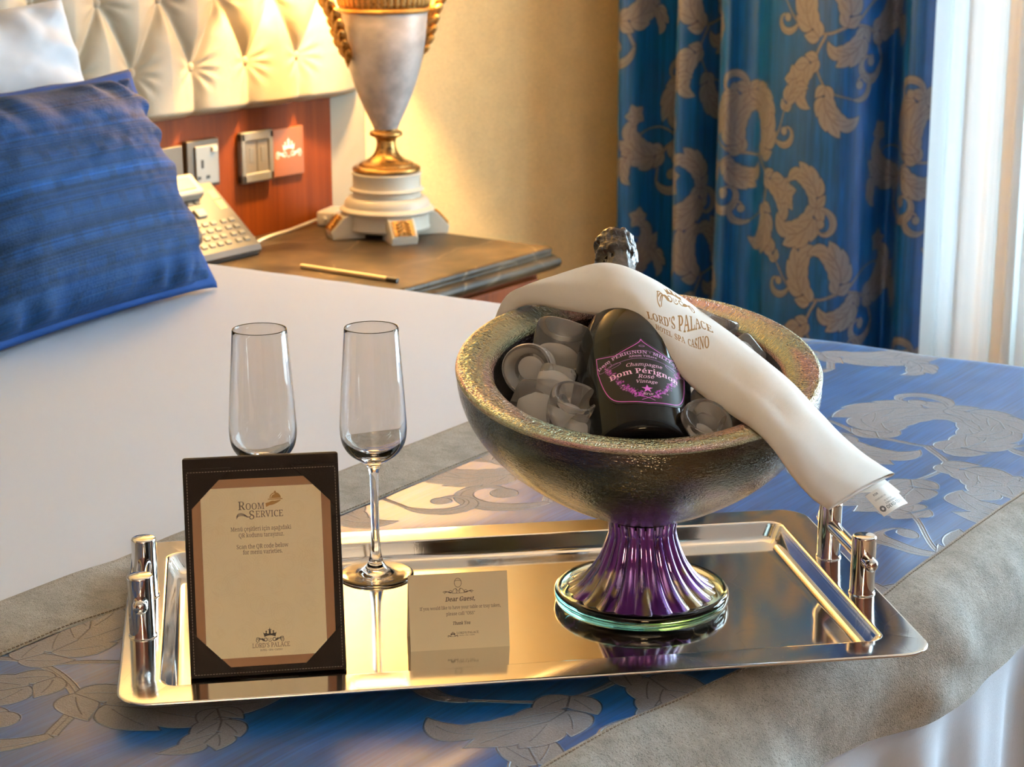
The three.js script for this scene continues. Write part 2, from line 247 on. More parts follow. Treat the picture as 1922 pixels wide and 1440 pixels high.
{
  const bed = thing('bed', 'wide double bed under the white cover, foot towards the viewer', 'bed', [BXC, 0, -1.5]);
  part('bed_base', at(rbox(1.62, 0.24, 1.70, 0.02), 0, 0.22, -0.06), M.wood, bed);
  part('mattress', at(rbox(1.66, 0.25, 1.74, 0.05, 5), 0, 0.465, -0.06), M.sheet, bed);
  for (const sx of [-1, 1]) for (const sz of [-1, 1]) part('leg', at(lathe([[0, 0], [0.022, 0], [0.03, 0.1], [0, 0.1]], 20), sx * 0.74, 0, sz * 0.76 - 0.06), M.wood, bed);
  const NX = 220, NZ = 220, x0 = BXC - 1.36, x1 = BXC + 1.36, z0 = -2.52, z1 = -0.535 + 0.42;
  const geo = gridGeo(NX, NZ, (u, v) => { const x = lerp(x0, x1, u), z = lerp(z0, z1, v), q = drape(x, z, -0.0008 + 0.0018 * (fbm(x * 5 + 9, z * 9 + 40, 99, 99, 3, 3) - 0.5) * 2, 0.016); return [q[0], q[1], q[2], x, z]; });
  solo('bed_cover', geo, M.sheet, 'smooth white cover spread over the whole bed', 'bedding');
}
{
  const runner = thing('bed_runner', 'blue damask bed runner with taupe suede borders across the foot of the bed', 'bed runner');
  const dm = mat({ map: DAM.col, bumpMap: DAM.bump, bumpScale: 0.0011, roughness: 1, roughnessMap: DAM.rough, specularIntensity: 1, ior: 1.58, sheen: 0.9, sheenColor: rgb(0.45, 0.72, 1), sheenRoughness: 0.4 });
  const sd = mat({ map: suedeTex, bumpMap: suedeBump, bumpScale: 0.0007, roughness: 0.92, sheen: 0.5, sheenRoughness: 0.5 });
  const x0 = BXC - 1.25, x1 = BXC + 1.25, zb = -1.18, zs = -1.085, front = (x) => footZ(x) - ER + 0.004;
  const puff = (x, z) => 0.0045 * (fbm(x * 7 + 3, z * 8 + 77, 99, 99, 13, 3) - 0.35);
  // the cloth is pressed flat under the serving tray
  const pressed = (x, z) => { const a = (x - 1.1594) * 0.6947 + (z + 0.819) * 0.7193, b = (x - 1.1594) * 0.7193 - (z + 0.819) * 0.6947; return smooth((0.36 - Math.abs(a)) / 0.06) * smooth((0.23 - Math.abs(b)) / 0.06); };
  const soft = (x, z, lift) => lerp(lift, Math.min(lift, 0.0032), pressed(x, z));
  const roll = (x, z) => 0.010 * smooth(1 - Math.abs(z - footZ(x) + ER + 0.035) / 0.05) * (0.5 + 0.5 * Math.sin(x * 9 + 1));
  part('damask_panel', gridGeo(260, 90, (u, v) => { const x = lerp(x0, x1, u), z = lerp(zs, front(x), v), q = drape(x, z, soft(x, z, 0.006 + puff(x, z) + roll(x, z))); return [q[0], q[1], q[2], z, x]; }), dm, runner);
  part('suede_border', gridGeo(200, 16, (u, v) => { const x = lerp(x0, x1, u), z = lerp(zb, zs, v), e = 0.0055 * smooth(v < 0.06 ? v / 0.06 : 1), q = drape(x, z, soft(x, z, 0.0012 + e + puff(x, z) * 0.5)); return [q[0], q[1], q[2], x, z]; }), sd, runner);
  part('suede_border', gridGeo(300, 40, (u, v) => { const x = lerp(x0, x1, u), z = front(x) + lerp(0.092, 0.110, smooth((x - 1.0) / 0.5)) * v, w = 0.022 * (fbm(x * 10 + 5, v * 2.4 + 7, 99, 99, 23, 2) - 0.42) * smooth(v * 2.2), q = drape(x, z, soft(x, z, 0.007 + puff(x, z) + w + 0.006 * v), 0.004); return [q[0], q[1], q[2], x, z]; }), sd, runner);
  const st = [], one = new THREE.BoxGeometry(0.0024, 0.0008, 0.0009);
  for (let x = 0.85; x < 2.15; x += 0.0042) for (const side of [0, 1]) { const z = side ? front(x) + 0.003 : zs - 0.003, q = drape(x, z, soft(x, z, 0.0068 + puff(x, z) + (side ? roll(x, z) : 0)) + 0.0007); st.push(at(one.clone(), ...q)); }
  part('stitching', merged(st), mat({ color: rgb(0.16, 0.13, 0.1), roughness: 0.8 }), runner).userData.kind = 'stuff';
}

// ---------------------------------------------------------------- headboard
{
  const hb = thing('headboard', 'cream tufted leather headboard on a cherry wood panel', 'headboard', [0, 0, 0]);
  const zf = -2.55, X0 = 0.0, X1 = 3.11, P = 0.1505, BX = 2.4156, YB = 0.846, YU = 0.976, Y0 = 0.752, Y1 = 1.55;
  part('wood_panel', metreUV(at(rbox(2.983 + 0.4, 0.753 - 0.28, 0.05, 0.003), (2.983 - 0.4) / 2, (0.753 + 0.28) / 2, zf - 0.025)), M.wood, hb, 'cherry wood strip below the tufted leather');
  part('end_panel', metreUV(at(rbox(0.13, 0.76 - 0.05, 0.036, 0.01), 3.05, 0.405, zf - 0.03)), M.cream, hb, 'plain cream upholstered end strip');
  // buttons lie on a diamond lattice; folds run between neighbours
  const row = (k) => YB + (YU - YB) * k, btn = [];
  for (let k = 0; k < 5; k++) for (let i = -20; i < 8; i++) { const x = BX + P * i + (k % 2 ? -P * 0.5 : 0); if (x > X0 + 0.02 && x < 2.9 && row(k) < Y1 - 0.03) btn.push([x, row(k), k]); }
  const seg = []; for (const [x, y, k] of btn) { seg.push([x, y, x + P / 2, row(k + 1)], [x, y, x - P / 2, row(k + 1)]); if (k === 0) seg.push([x, y, x, Y0 - 0.05]); }
  const dseg = (x, y, s) => { const vx = s[2] - s[0], vy = s[3] - s[1], t = clamp(((x - s[0]) * vx + (y - s[1]) * vy) / (vx * vx + vy * vy)); return Math.hypot(x - s[0] - vx * t, y - s[1] - vy * t); };
  const depth = (x, y) => {
    let f = 9, b = 9; for (const s of seg) { if (Math.abs(x - (s[0] + s[2]) / 2) > 0.16 || Math.abs(y - (s[1] + s[3]) / 2) > 0.18) continue; f = Math.min(f, dseg(x, y, s)); }
    let ang = 0; for (const q of btn) { const d = Math.hypot(x - q[0], y - q[1]); if (d < b) { b = d; ang = Math.atan2(y - q[1], x - q[0]); } }
    const pil = 1 - Math.exp(-f / 0.022), but = 1 - Math.exp(-b / 0.030), wr = 0.0022 * Math.sin(ang * 11 + 1.3) * Math.exp(-Math.pow((b - 0.03) / 0.022, 2));
    return 0.006 + 0.026 * pil * (0.45 + 0.55 * but) + 0.009 * but + wr * but;
  };
  const NX = 560, NY = 220;
  part('tufted_panel', gridGeo(NX, NY, (u, v) => {
    const x = lerp(1.35, X1, u), y = lerp(Y0, Y1, v), eb = smooth((y - Y0) / 0.024 + 0.38), er = smooth((X1 - x) / 0.16 + 0.02), et = smooth((Y1 - y) / 0.05 + 0.1);
    return [x, y, zf - 0.03 + (0.03 + depth(x, y)) * Math.sqrt(eb * er * et), x, y];
  }), M.cream, hb);
  part('back_board', at(new THREE.BoxGeometry(3.1, 1.0, 0.03), 1.56, 1.05, zf - 0.033), M.cream, hb);
  for (const [x, y] of btn) if (x > 1.95 && y < 1.12) part('button', at(new THREE.SphereGeometry(0.0095, 14, 8).scale(1, 1, 0.55), x, y, zf + 0.009), M.cream, hb);
}
// ---------------------------------------------------------------- sockets and switch plates on the wood panel
{
  const zf = -2.55, metal = mat({ color: rgb(0.26, 0.22, 0.17), metalness: 0.5, roughness: 0.4 }), dark = mat({ color: rgb(0.10, 0.075, 0.05), metalness: 0.5, roughness: 0.4 }), silver = mat({ color: rgb(0.25, 0.23, 0.195), metalness: 0.5, roughness: 0.45 }), black = mat({ color: rgb(0.02, 0.02, 0.02), roughness: 0.6 });
  const s = thing('power_socket', 'dark framed three-pin power socket above the telephone', 'socket', [2.590, 0.660, zf]);
  part('plate', at(rbox(0.088, 0.092, 0.012, 0.003), 0, 0, 0.006), dark, s);
  part('face', at(rbox(0.062, 0.075, 0.006, 0.002), 0.006, -0.003, 0.0135), silver, s);
  part('switch_rocker', at(rbox(0.014, 0.01, 0.006, 0.002), 0.024, 0.026, 0.018), M.ivory, s, 'small pale rocker switch');
  for (const [x, y, w, h] of [[-0.008, 0.0, 0.006, 0.016], [-0.018, -0.026, 0.009, 0.006], [0.006, -0.026, 0.009, 0.006]]) part('pin_hole', at(new THREE.BoxGeometry(w, h, 0.002), x, y, 0.0163), black, s);
  const d = thing('data_socket', 'dark framed socket with a pale plug, partly behind the blue cushion', 'socket', [2.492, 0.655, zf]);
  part('plate', at(rbox(0.088, 0.092, 0.012, 0.003), 0, 0, 0.006), dark, d);
  part('plug', at(rbox(0.05, 0.034, 0.03, 0.004), 0.012, -0.03, 0.026), silver, d);
  const w = thing('light_switch', 'brushed silver double light switch on the wood panel', 'switch', [2.742, 0.656, zf]);
  part('frame', merged([[-0.04, 0, 0.014, 0.102], [0.04, 0, 0.014, 0.102], [0, 0.041, 0.094, 0.02], [0, -0.041, 0.094, 0.02]].map(([x, y, a, b]) => at(rbox(a, b, 0.014, 0.004), x, y, 0.007))), silver, w);
  for (const x of [-0.0165, 0.0165]) { const r = part('rocker', at(rbox(0.032, 0.064, 0.006, 0.002), x, 0, 0.008), metal, w); part('indicator', at(rbox(0.012, 0.03, 0.0012, 0.0005), x, 0.004, 0.0112), silver, r); }
  const c = newCanvas(256, 256), g = c.getContext('2d'); g.fillStyle = '#9a5a30'; g.fillRect(0, 0, 256, 256); crown(g, 128, 120, 1.25, '#f4ead8', false);
  const lg = thing('logo_plate', 'copper coloured square plate with a pale crown logo', 'plate', [2.841, 0.654, zf]);
  part('plate', at(rbox(0.093, 0.098, 0.006, 0.0015), 0, 0, 0.003), mat({ color: rgb(0.32, 0.10, 0.03), roughness: 0.4, metalness: 0.2 }), lg);
  part('emblem', at(new THREE.PlaneGeometry(0.09, 0.094), 0, 0, 0.0063), mat({ map: canvasTex(c), roughness: 0.4, metalness: 0.2 }), lg, 'pale crown and scrolls');
}
// the hotel emblem: crown over two scrolls (black shapes on any ground)
function crown(g, x, y, s, col, text = true, sub = true) {
  g.save(); g.translate(x, y); g.scale(s, s); g.fillStyle = g.strokeStyle = col; g.lineCap = 'round';
  g.beginPath(); g.moveTo(-34, 0); g.lineTo(-42, -30); g.quadraticCurveTo(-30, -14, -22, -32); g.quadraticCurveTo(-16, -14, -6, -22); g.lineTo(-6, -40); g.lineTo(6, -40); g.lineTo(6, -22); g.quadraticCurveTo(16, -14, 22, -32); g.quadraticCurveTo(30, -14, 42, -30); g.lineTo(34, 0); g.quadraticCurveTo(0, -18, -34, 0); g.fill();
  g.beginPath(); for (let i = 0; i < 8; i++) { const a = -Math.PI / 2 + i * Math.PI / 4, r = i % 2 ? 4 : 15; g.lineTo(Math.cos(a) * r, -44 + Math.sin(a) * r); } g.fill();
  for (const q of [[-22, -34], [22, -34]]) { g.beginPath(); g.arc(q[0], q[1], 5, 0, 7); g.fill(); }
  for (const m of [-1, 1]) { g.save(); g.scale(m, 1); g.lineWidth = 4; g.beginPath(); g.arc(27, 16, 10, 0.4, 5.6); g.stroke(); g.lineWidth = 3.4;
    for (let k = 0; k < 4; k++) { g.beginPath(); g.moveTo(34, 24 - k * 2); g.bezierCurveTo(50, 26 - k * 9, 66, -8 + k * 7, 84 - k * 4, 4 + k * 9); g.stroke(); } g.beginPath(); g.moveTo(82, 6); g.quadraticCurveTo(92, 22, 78, 32); g.stroke(); g.restore(); }
  g.lineWidth = 3; g.beginPath(); g.arc(0, 18, 11, 0.5, 2.64); g.stroke();
  g.font = '17px serif'; g.textAlign = 'center'; if (text) g.fillText('LP', 0, 20);
  g.restore();
}

// ---------------------------------------------------------------- nightstand
{
  const n = thing('nightstand', 'wooden nightstand with brown marble top beside the bed', 'nightstand', [2.585, 0, -2.255]);
  const W = 0.79, D = 0.58;
  part('body', metreUV(at(rbox(W - 0.06, 0.40, D - 0.05, 0.006), -0.005, 0.255, -0.01)), M.wood, n);
  for (const y of [0.37, 0.19]) { const dr = part('drawer', metreUV(at(rbox(W - 0.10, 0.15, 0.02, 0.004), -0.005, y, D / 2 - 0.028)), M.wood, n); part('knob', at(new THREE.SphereGeometry(0.012, 20, 14), -0.005, y, D / 2 - 0.012), M.gold, dr); }
  part('plinth', at(rbox(W - 0.1, 0.06, D - 0.09, 0.004), 0, 0.03, -0.01), M.wood, n);
  // marble slab with a stepped, rounded edge
  const ring = (hx, hz, y) => { const r = [], k = 0.012; for (const [cx, cz, a0] of [[hx - k, hz - k, 0], [-hx + k, hz - k, 1], [-hx + k, -hz + k, 2], [hx - k, -hz + k, 3]]) for (let i = 0; i <= 6; i++) { const a = (a0 + i / 6) * Math.PI / 2; r.push([cx + Math.cos(a) * k, y, cz + Math.sin(a) * k]); } return r; };
  const prof = [[-0.03, 0.456], [-0.008, 0.457], [-0.001, 0.462], [0.002, 0.470], [-0.001, 0.478], [-0.008, 0.4835], [-0.013, 0.484], [-0.0135, 0.4875], [-0.012, 0.4915], [-0.0125, 0.497], [-0.016, 0.4995], [-0.02, 0.5]];
  const geo = ringsGeo(prof.map(([o, y]) => ring(W / 2 + o, D / 2 + o, y)).reverse(), true, true); part('marble_top', metreUV(geo), M.marble, n, 'polished brown veined marble top with moulded edge');
}
// pencil, phone, cable
{
  const p = thing('pencil', 'thin tan pencil lying at the bed side of the marble top', 'pencil', [2.5245, 0.5045, -2.138], 0);
  part('shaft', new THREE.CylinderGeometry(0.0045, 0.0045, 0.20, 6).rotateX(Math.PI / 2), mat({ color: rgb(0.62, 0.42, 0.2), roughness: 0.5 }), p);
  part('tip', at(new THREE.CylinderGeometry(0.0046, 0.0046, 0.024, 12).rotateX(Math.PI / 2), 0, 0, 0.112), mat({ color: rgb(0.04, 0.03, 0.02), roughness: 0.5 }), p, 'dark end');
}
{
  const ph = thing('telephone', 'grey desk telephone with rows of keys behind the blue cushion', 'telephone', [2.49, 0.5, -2.39]);
  const body = mat({ color: rgb(0.07, 0.06, 0.05), roughness: 0.45 }), key = mat({ color: rgb(0.15, 0.14, 0.115), roughness: 0.45 }), cream = mat({ color: rgb(0.26, 0.24, 0.19), roughness: 0.45 }), dark = mat({ color: rgb(0.05, 0.045, 0.04), roughness: 0.5 }), label = mat({ color: rgb(0.42, 0.32, 0.14), roughness: 0.6 });
  // wedge: front edge low, back edge high
  const W = 0.20, sl = 0.785, w = new THREE.Shape(); w.moveTo(0, 0.012); w.lineTo(0.008, 0.002); w.lineTo(0.13, 0.002); w.lineTo(0.14, 0.02); w.lineTo(0.135, 0.118); w.lineTo(0.125, 0.124); w.lineTo(0.004, 0.020); w.closePath();
  const g = new THREE.ExtrudeGeometry(w, { depth: W, bevelEnabled: true, bevelSize: 0.003, bevelThickness: 0.003, bevelSegments: 2 }); g.rotateY(Math.PI / 2); g.translate(-W + 0.09, 0, 0);
  part('body', g, body, ph);
  const ang = Math.atan2(0.104, 0.121), L = Math.hypot(0.104, 0.121), on = (geo, x, t, h = 0.002) => { geo.rotateX(-Math.PI / 2 + Math.PI / 2); geo.rotateX(ang); const y = 0.020 + Math.sin(ang) * t + Math.cos(ang) * h, z = -0.004 - Math.cos(ang) * t + Math.sin(ang) * h; geo.translate(x, y, z); return geo; };
  for (let r = 0; r < 4; r++) for (let c = 0; c < 6; c++) { const x = -0.045 + c * 0.0215 + (c > 3 ? 0.006 : 0); if (x > 0.086) continue; part('key', on(rbox(0.0145, 0.006, 0.0085, 0.0015), x, 0.016 + r * 0.0165, 0.003), key, ph); }
  for (let c = 0; c < 4; c++) part('key', on(rbox(0.014, 0.006, 0.007, 0.0015), -0.04 + c * 0.02, 0.118, 0.003), key, ph);
  part('navigation_key', on(rbox(0.026, 0.01, 0.02, 0.003), 0.006, 0.092, 0.004), cream, ph, 'bright square navigation key');
  for (const t of [0.105, 0.132]) part('memo_strip', on(rbox(0.02, 0.003, 0.022, 0.001), 0.074, t, 0.002), label, ph);
  const sc = part('display', on(rbox(0.085, 0.022, 0.052, 0.006), -0.005, 0.150, 0.014), cream, ph, 'raised cream display housing');
  part('display_glass', on(rbox(0.055, 0.002, 0.028, 0.0008), -0.008, 0.150, 0.0262), mat({ color: rgb(0.30, 0.28, 0.16), roughness: 0.15 }), sc);
  part('handset', at(new THREE.CapsuleGeometry(0.022, 0.13, 6, 16).rotateX(Math.PI / 2 + ang), -0.082, 0.1, -0.06), body, ph);
  solo('telephone_cable', tube([[2.575, 0.5035, -2.41], [2.60, 0.5035, -2.44], [2.70, 0.5035, -2.485], [2.80, 0.504, -2.505], [2.895, 0.515, -2.505]], 0.0032, 50, 8), mat({ color: rgb(0.72, 0.66, 0.54), roughness: 0.5 }), 'thin pale cable running along the marble to the white adapter', 'cable');
  const ad = thing('power_adapter', 'white flat adapter box behind the lamp foot', 'adapter', [2.915, 0.5, -2.495], 0.3);
  part('case', at(rbox(0.075, 0.030, 0.04, 0.005), 0, 0.0155, 0), mat({ color: rgb(0.76, 0.72, 0.62), roughness: 0.4 }), ad);
  part('collar', at(new THREE.CylinderGeometry(0.005, 0.006, 0.014, 14).rotateZ(Math.PI / 2), -0.042, 0.016, 0), mat({ color: rgb(0.7, 0.66, 0.56), roughness: 0.5 }), ad);
}
// ---------------------------------------------------------------- table lamp
function buildLamp(x, z, label, power, detail, turn) {
  const lamp = thing('table_lamp', label, 'lamp', [x, 0.5, z], turn);
  const up = (p) => smoothProfile(p, 40);
  part('base_drum', lathe([[0, 0.012], [0.078, 0.012], [0.0855, 0.016], [0.0855, 0.020], [0.0835, 0.022], [0.0835, 0.046], [0.086, 0.0465], ...Array.from({ length: 9 }, (_, i) => [0.0875 + 0.0075 * Math.sin(i / 8 * Math.PI), 0.0465 + 0.0125 * i / 8]), [0.086, 0.0595], ...Array.from({ length: 9 }, (_, i) => [0.072 + 0.0135 * Math.cos(i / 8 * Math.PI / 2), 0.0605 + 0.018 * Math.sin(i / 8 * Math.PI / 2)]), [0.069, 0.0785], [0.0675, 0.080], [0.0675, 0.088], [0.070, 0.089], ...Array.from({ length: 7 }, (_, i) => [0.0695 + 0.0045 * Math.sin(i / 6 * Math.PI), 0.089 + 0.008 * i / 6]), [0.0675, 0.0975], [0.0675, 0.121], [0.0695, 0.123], [0.0695, 0.126], [0.060, 0.128], [0, 0.128]], 96), M.ivory, lamp, 'cream turned plinth');
  part('gilt_ring', lathe(up([[0.05, 0.127], [0.063, 0.128], [0.0675, 0.132], [0.066, 0.137], [0.058, 0.140], [0.0545, 0.1405], [0.054, 0.144], [0.046, 0.146]]), 80), M.gold, lamp);
  part('gilt_stem', lathe([...up([[0.05, 0.146], [0.040, 0.150], [0.029, 0.158], [0.0215, 0.170], [0.0190, 0.182], [0.0195, 0.190], [0.024, 0.196]]), ...up([[0.024, 0.196], [0.0315, 0.1985], [0.033, 0.2025], [0.031, 0.207], [0.024, 0.2095], [0.023, 0.214]])], 64), M.gold, lamp);
  part('vase', lathe(up([[0.0, 0.209], [0.022, 0.211], [0.0275, 0.222], [0.041, 0.250], [0.057, 0.290], [0.0705, 0.335], [0.0795, 0.380], [0.084, 0.420], [0.0855, 0.442]]), 96), M.alabaster, lamp, 'mottled pale stone urn');
  part('gilt_band', lathe(up([[0.083, 0.438], [0.0885, 0.440], [0.0905, 0.444], [0.0885, 0.448], [0.084, 0.449]]), 96), M.gold, lamp);
  // collar of upright gilt leaves
  part('collar', lathe(up([[0.084, 0.447], [0.087, 0.455], [0.092, 0.470], [0.094, 0.484], [0.088, 0.492], [0.05, 0.50], [0.02, 0.52], [0.016, 0.60], [0.014, 0.66]]), 80), M.gold, lamp);
  const lf = lathe([[0, 0], [0.0042, 0.004], [0.0055, 0.016], [0.004, 0.028], [0, 0.034]], 10).scale(1, 1, 0.6);
  if (detail) for (let i = 0; i < 44; i++) { const a = i / 44 * Math.PI * 2, g = lf.clone(); g.rotateX(0.16); g.translate(0, 0.449, 0.0875); g.rotateY(a); part('gilt_leaf', g, M.gold, lamp); }
  // four bracket feet with gilt leaf panels
  for (let i = 0; i < 4; i++) {
    const a = i * Math.PI / 2, ft = new THREE.Shape(); ft.moveTo(0.055, 0); ft.lineTo(0.118, 0); ft.lineTo(0.121, 0.012); ft.lineTo(0.096, 0.040); ft.lineTo(0.080, 0.046); ft.lineTo(0.055, 0.046); ft.closePath();
    const g = new THREE.ExtrudeGeometry(ft, { depth: 0.050, bevelEnabled: true, bevelSize: 0.0015, bevelThickness: 0.0015, bevelSegments: 2 }); g.translate(0, 0, -0.025); g.rotateY(a); g.translate(0, 0.0015, 0);
    const f = part('foot', g, M.ivory, lamp);
    const ln = Math.hypot(0.025, 0.028), tilt = Math.atan2(0.028, 0.025), leaf = [];
    for (let k = 0; k < 4; k++) for (const s of [-1, 1]) leaf.push(new THREE.CapsuleGeometry(0.0022, 0.010, 3, 6).rotateX(Math.PI / 2).rotateY(s * 0.8).translate(s * 0.005, 0.002, -0.011 + k * 0.0072));
    leaf.push(new THREE.CapsuleGeometry(0.002, 0.026, 3, 6).rotateX(Math.PI / 2).translate(0, 0.0022, 0)); leaf.push(new THREE.BoxGeometry(0.032, 0.001, 0.034));
    const L = merged(leaf); L.scale(1.3, 1.2, 1.05); L.rotateY(Math.PI / 2); L.rotateZ(-tilt); L.translate(0.1110, 0.0306, 0); L.rotateY(a); part('gilt_panel', L, M.gold, f);
  }
  // acanthus handles
  for (const s of [-1, 1]) {
    const hs = [], pts = [[0.083, 0.362], [0.094, 0.385], [0.100, 0.410], [0.109, 0.437], [0.124, 0.462], [0.130, 0.492], [0.112, 0.515]];
    hs.push(tube(pts, 0.0105, 40, 12));
    for (let k = 0; k < 9; k++) { const t = k / 8, c = new THREE.CatmullRomCurve3(pts.map((q) => V3(q[0], q[1], 0))), p = c.getPoint(t), r = 0.010 + 0.004 * Math.sin(t * 3); for (const e of [-1, 0, 1]) hs.push(new THREE.SphereGeometry(r, 12, 8).scale(0.75, 1.5, 0.6).rotateZ(-0.5).rotateX(e * 0.7).translate(p.x + 0.003, p.y, e * 0.010)); }
    hs.push(new THREE.ConeGeometry(0.011, 0.03, 10).rotateX(Math.PI).translate(0.083, 0.348, 0));
    const g = merged(hs); if (s < 0) g.rotateY(Math.PI); g.rotateY(0.26); part('handle', g, M.gold, lamp, 'gilt acanthus handle');
  }
  // pleated shade with the bulb inside
  const NS = 160, Y0 = 0.550, Y1 = 0.875, R0 = 0.220, R1 = 0.135;
  const shade = part('lamp_shade', gridGeo(NS * 2, 10, (u, v) => { const a = u * Math.PI * 2, r = lerp(R0, R1, v) + 0.0035 * Math.cos(u * Math.PI * 2 * 40), y = lerp(Y0, Y1, v); return [Math.cos(a) * r, y, Math.sin(a) * r, u, v]; }), mat({ color: rgb(0.93, 0.85, 0.70), roughness: 1, transmission: 0.65, thickness: 0, emissive: rgb(1.0, 0.62, 0.25), emissiveIntensity: 0.12 }), lamp, 'pleated cream fabric shade');
  for (const [y, r] of [[Y0, R0], [Y1, R1]]) part('shade_trim', at(new THREE.TorusGeometry(r + 0.002, 0.004, 8, 96).rotateX(Math.PI / 2), 0, y, 0), M.gold, shade);
  part('bulb', at(new THREE.SphereGeometry(0.03, 24, 16).scale(1, 1.25, 1), 0, 0.80, 0), mat({ color: rgb(1, 0.9, 0.7), emissive: LAMP_COLOR, emissiveIntensity: 12, roughness: 0.4 }), lamp);
  const li = new THREE.PointLight(LAMP_COLOR, power, 0, 2); li.name = 'bulb_light'; li.position.set(0, 0.80, 0); li.castShadow = true; li.shadow.radius = 1.5; lamp.add(li);
  return lamp;
}
buildLamp(2.885, -2.325, 'cream and gold urn lamp standing on the marble nightstand', LAMP_POWER, true, -0.611);
// floor lamp behind the viewer (lights the fronts of the cards)
{
  const c = thing('floor_lamp', 'floor lamp with a drum shade behind the viewer', 'lamp', [-1.15, 0, 1.0]);
  part('base', lathe([[0, 0], [0.15, 0], [0.15, 0.012], [0.13, 0.022], [0.02, 0.03], [0, 0.03]], 48), M.gold, c);
  part('pole', at(new THREE.CylinderGeometry(0.011, 0.011, 1.3, 16), 0, 0.67, 0), M.gold, c);
  part('lamp_shade', at(new THREE.CylinderGeometry(0.2, 0.25, 0.32, 48, 1, true), 0, 1.45, 0), mat({ color: rgb(0.86, 0.76, 0.58), roughness: 1, transmission: 0.55, thickness: 0, emissive: rgb(1.0, 0.66, 0.32), emissiveIntensity: 0.1 }), c);
  part('bulb', at(new THREE.SphereGeometry(0.035, 24, 16), 0, 1.42, 0), mat({ color: rgb(1, 0.9, 0.7), emissive: rgb(1, 0.84, 0.60), emissiveIntensity: 10, roughness: 0.4 }), c);
  const l = new THREE.PointLight(rgb(1, 0.82, 0.58), FLOOR_LAMP_POWER, 0, 2); l.name = 'bulb_light'; l.position.set(0, 1.42, 0); l.shadow.radius = 1.7; c.add(l);
}
// ---------------------------------------------------------------- pillow and cushion
function pillowGeo(w, h, t, seed, pinch = 0.10, n = 90, crease = 0.004) {
  const half = (sgn) => gridGeo(n, n, (u, v) => {
    const a = u * 2 - 1, b = v * 2 - 1, e = Math.pow(clamp(1 - Math.pow(Math.abs(a), 3.2)), 0.62) * Math.pow(clamp(1 - Math.pow(Math.abs(b), 3.2)), 0.62);
    const sx = 1 - pinch * (1 - Math.abs(a) ** 1.5 * 0.2) * b * b * 0 - pinch * Math.pow(1 - b * b, 1) * 0.5, sy = 1 - pinch * Math.pow(1 - a * a, 1) * 0.5, near = Math.max(Math.abs(a), Math.abs(b));
    const wr = crease * (fbm(a * 4 + seed, b * 4 + 7, 99, 99, seed, 4) - 0.5) * 2 + crease * 2.6 * Math.pow(near, 6) * (1 - Math.pow(near, 24)) * Math.sin((Math.abs(a) > Math.abs(b) ? b : a) * 16 + seed + 2 * Math.sin(a * 5 + b * 3));
    return [a * w / 2 * sx, b * h / 2 * sy, sgn * (e * t / 2 + wr * smooth((1 - near) * 14)), (a + 1) * w / 2, (b + 1) * h / 2];
  });
  return half;
}
{
  const p = thing('pillow', 'plump white pillow propped against the headboard behind the blue cushion', 'pillow', [1.64, 0.788, -2.15]);
  p.rotation.set(-0.30, -0.05, 0.045); const g = pillowGeo(0.66, 0.43, 0.16, 4, 0.05, 80, 0.006), white = mat({ color: rgb(0.47, 0.48, 0.51), roughness: 0.75, bumpMap: linenBump, bumpScale: 0.0002 });
  part('front_cover', g(1), white, p); part('back_cover', g(-1), white, p);
}
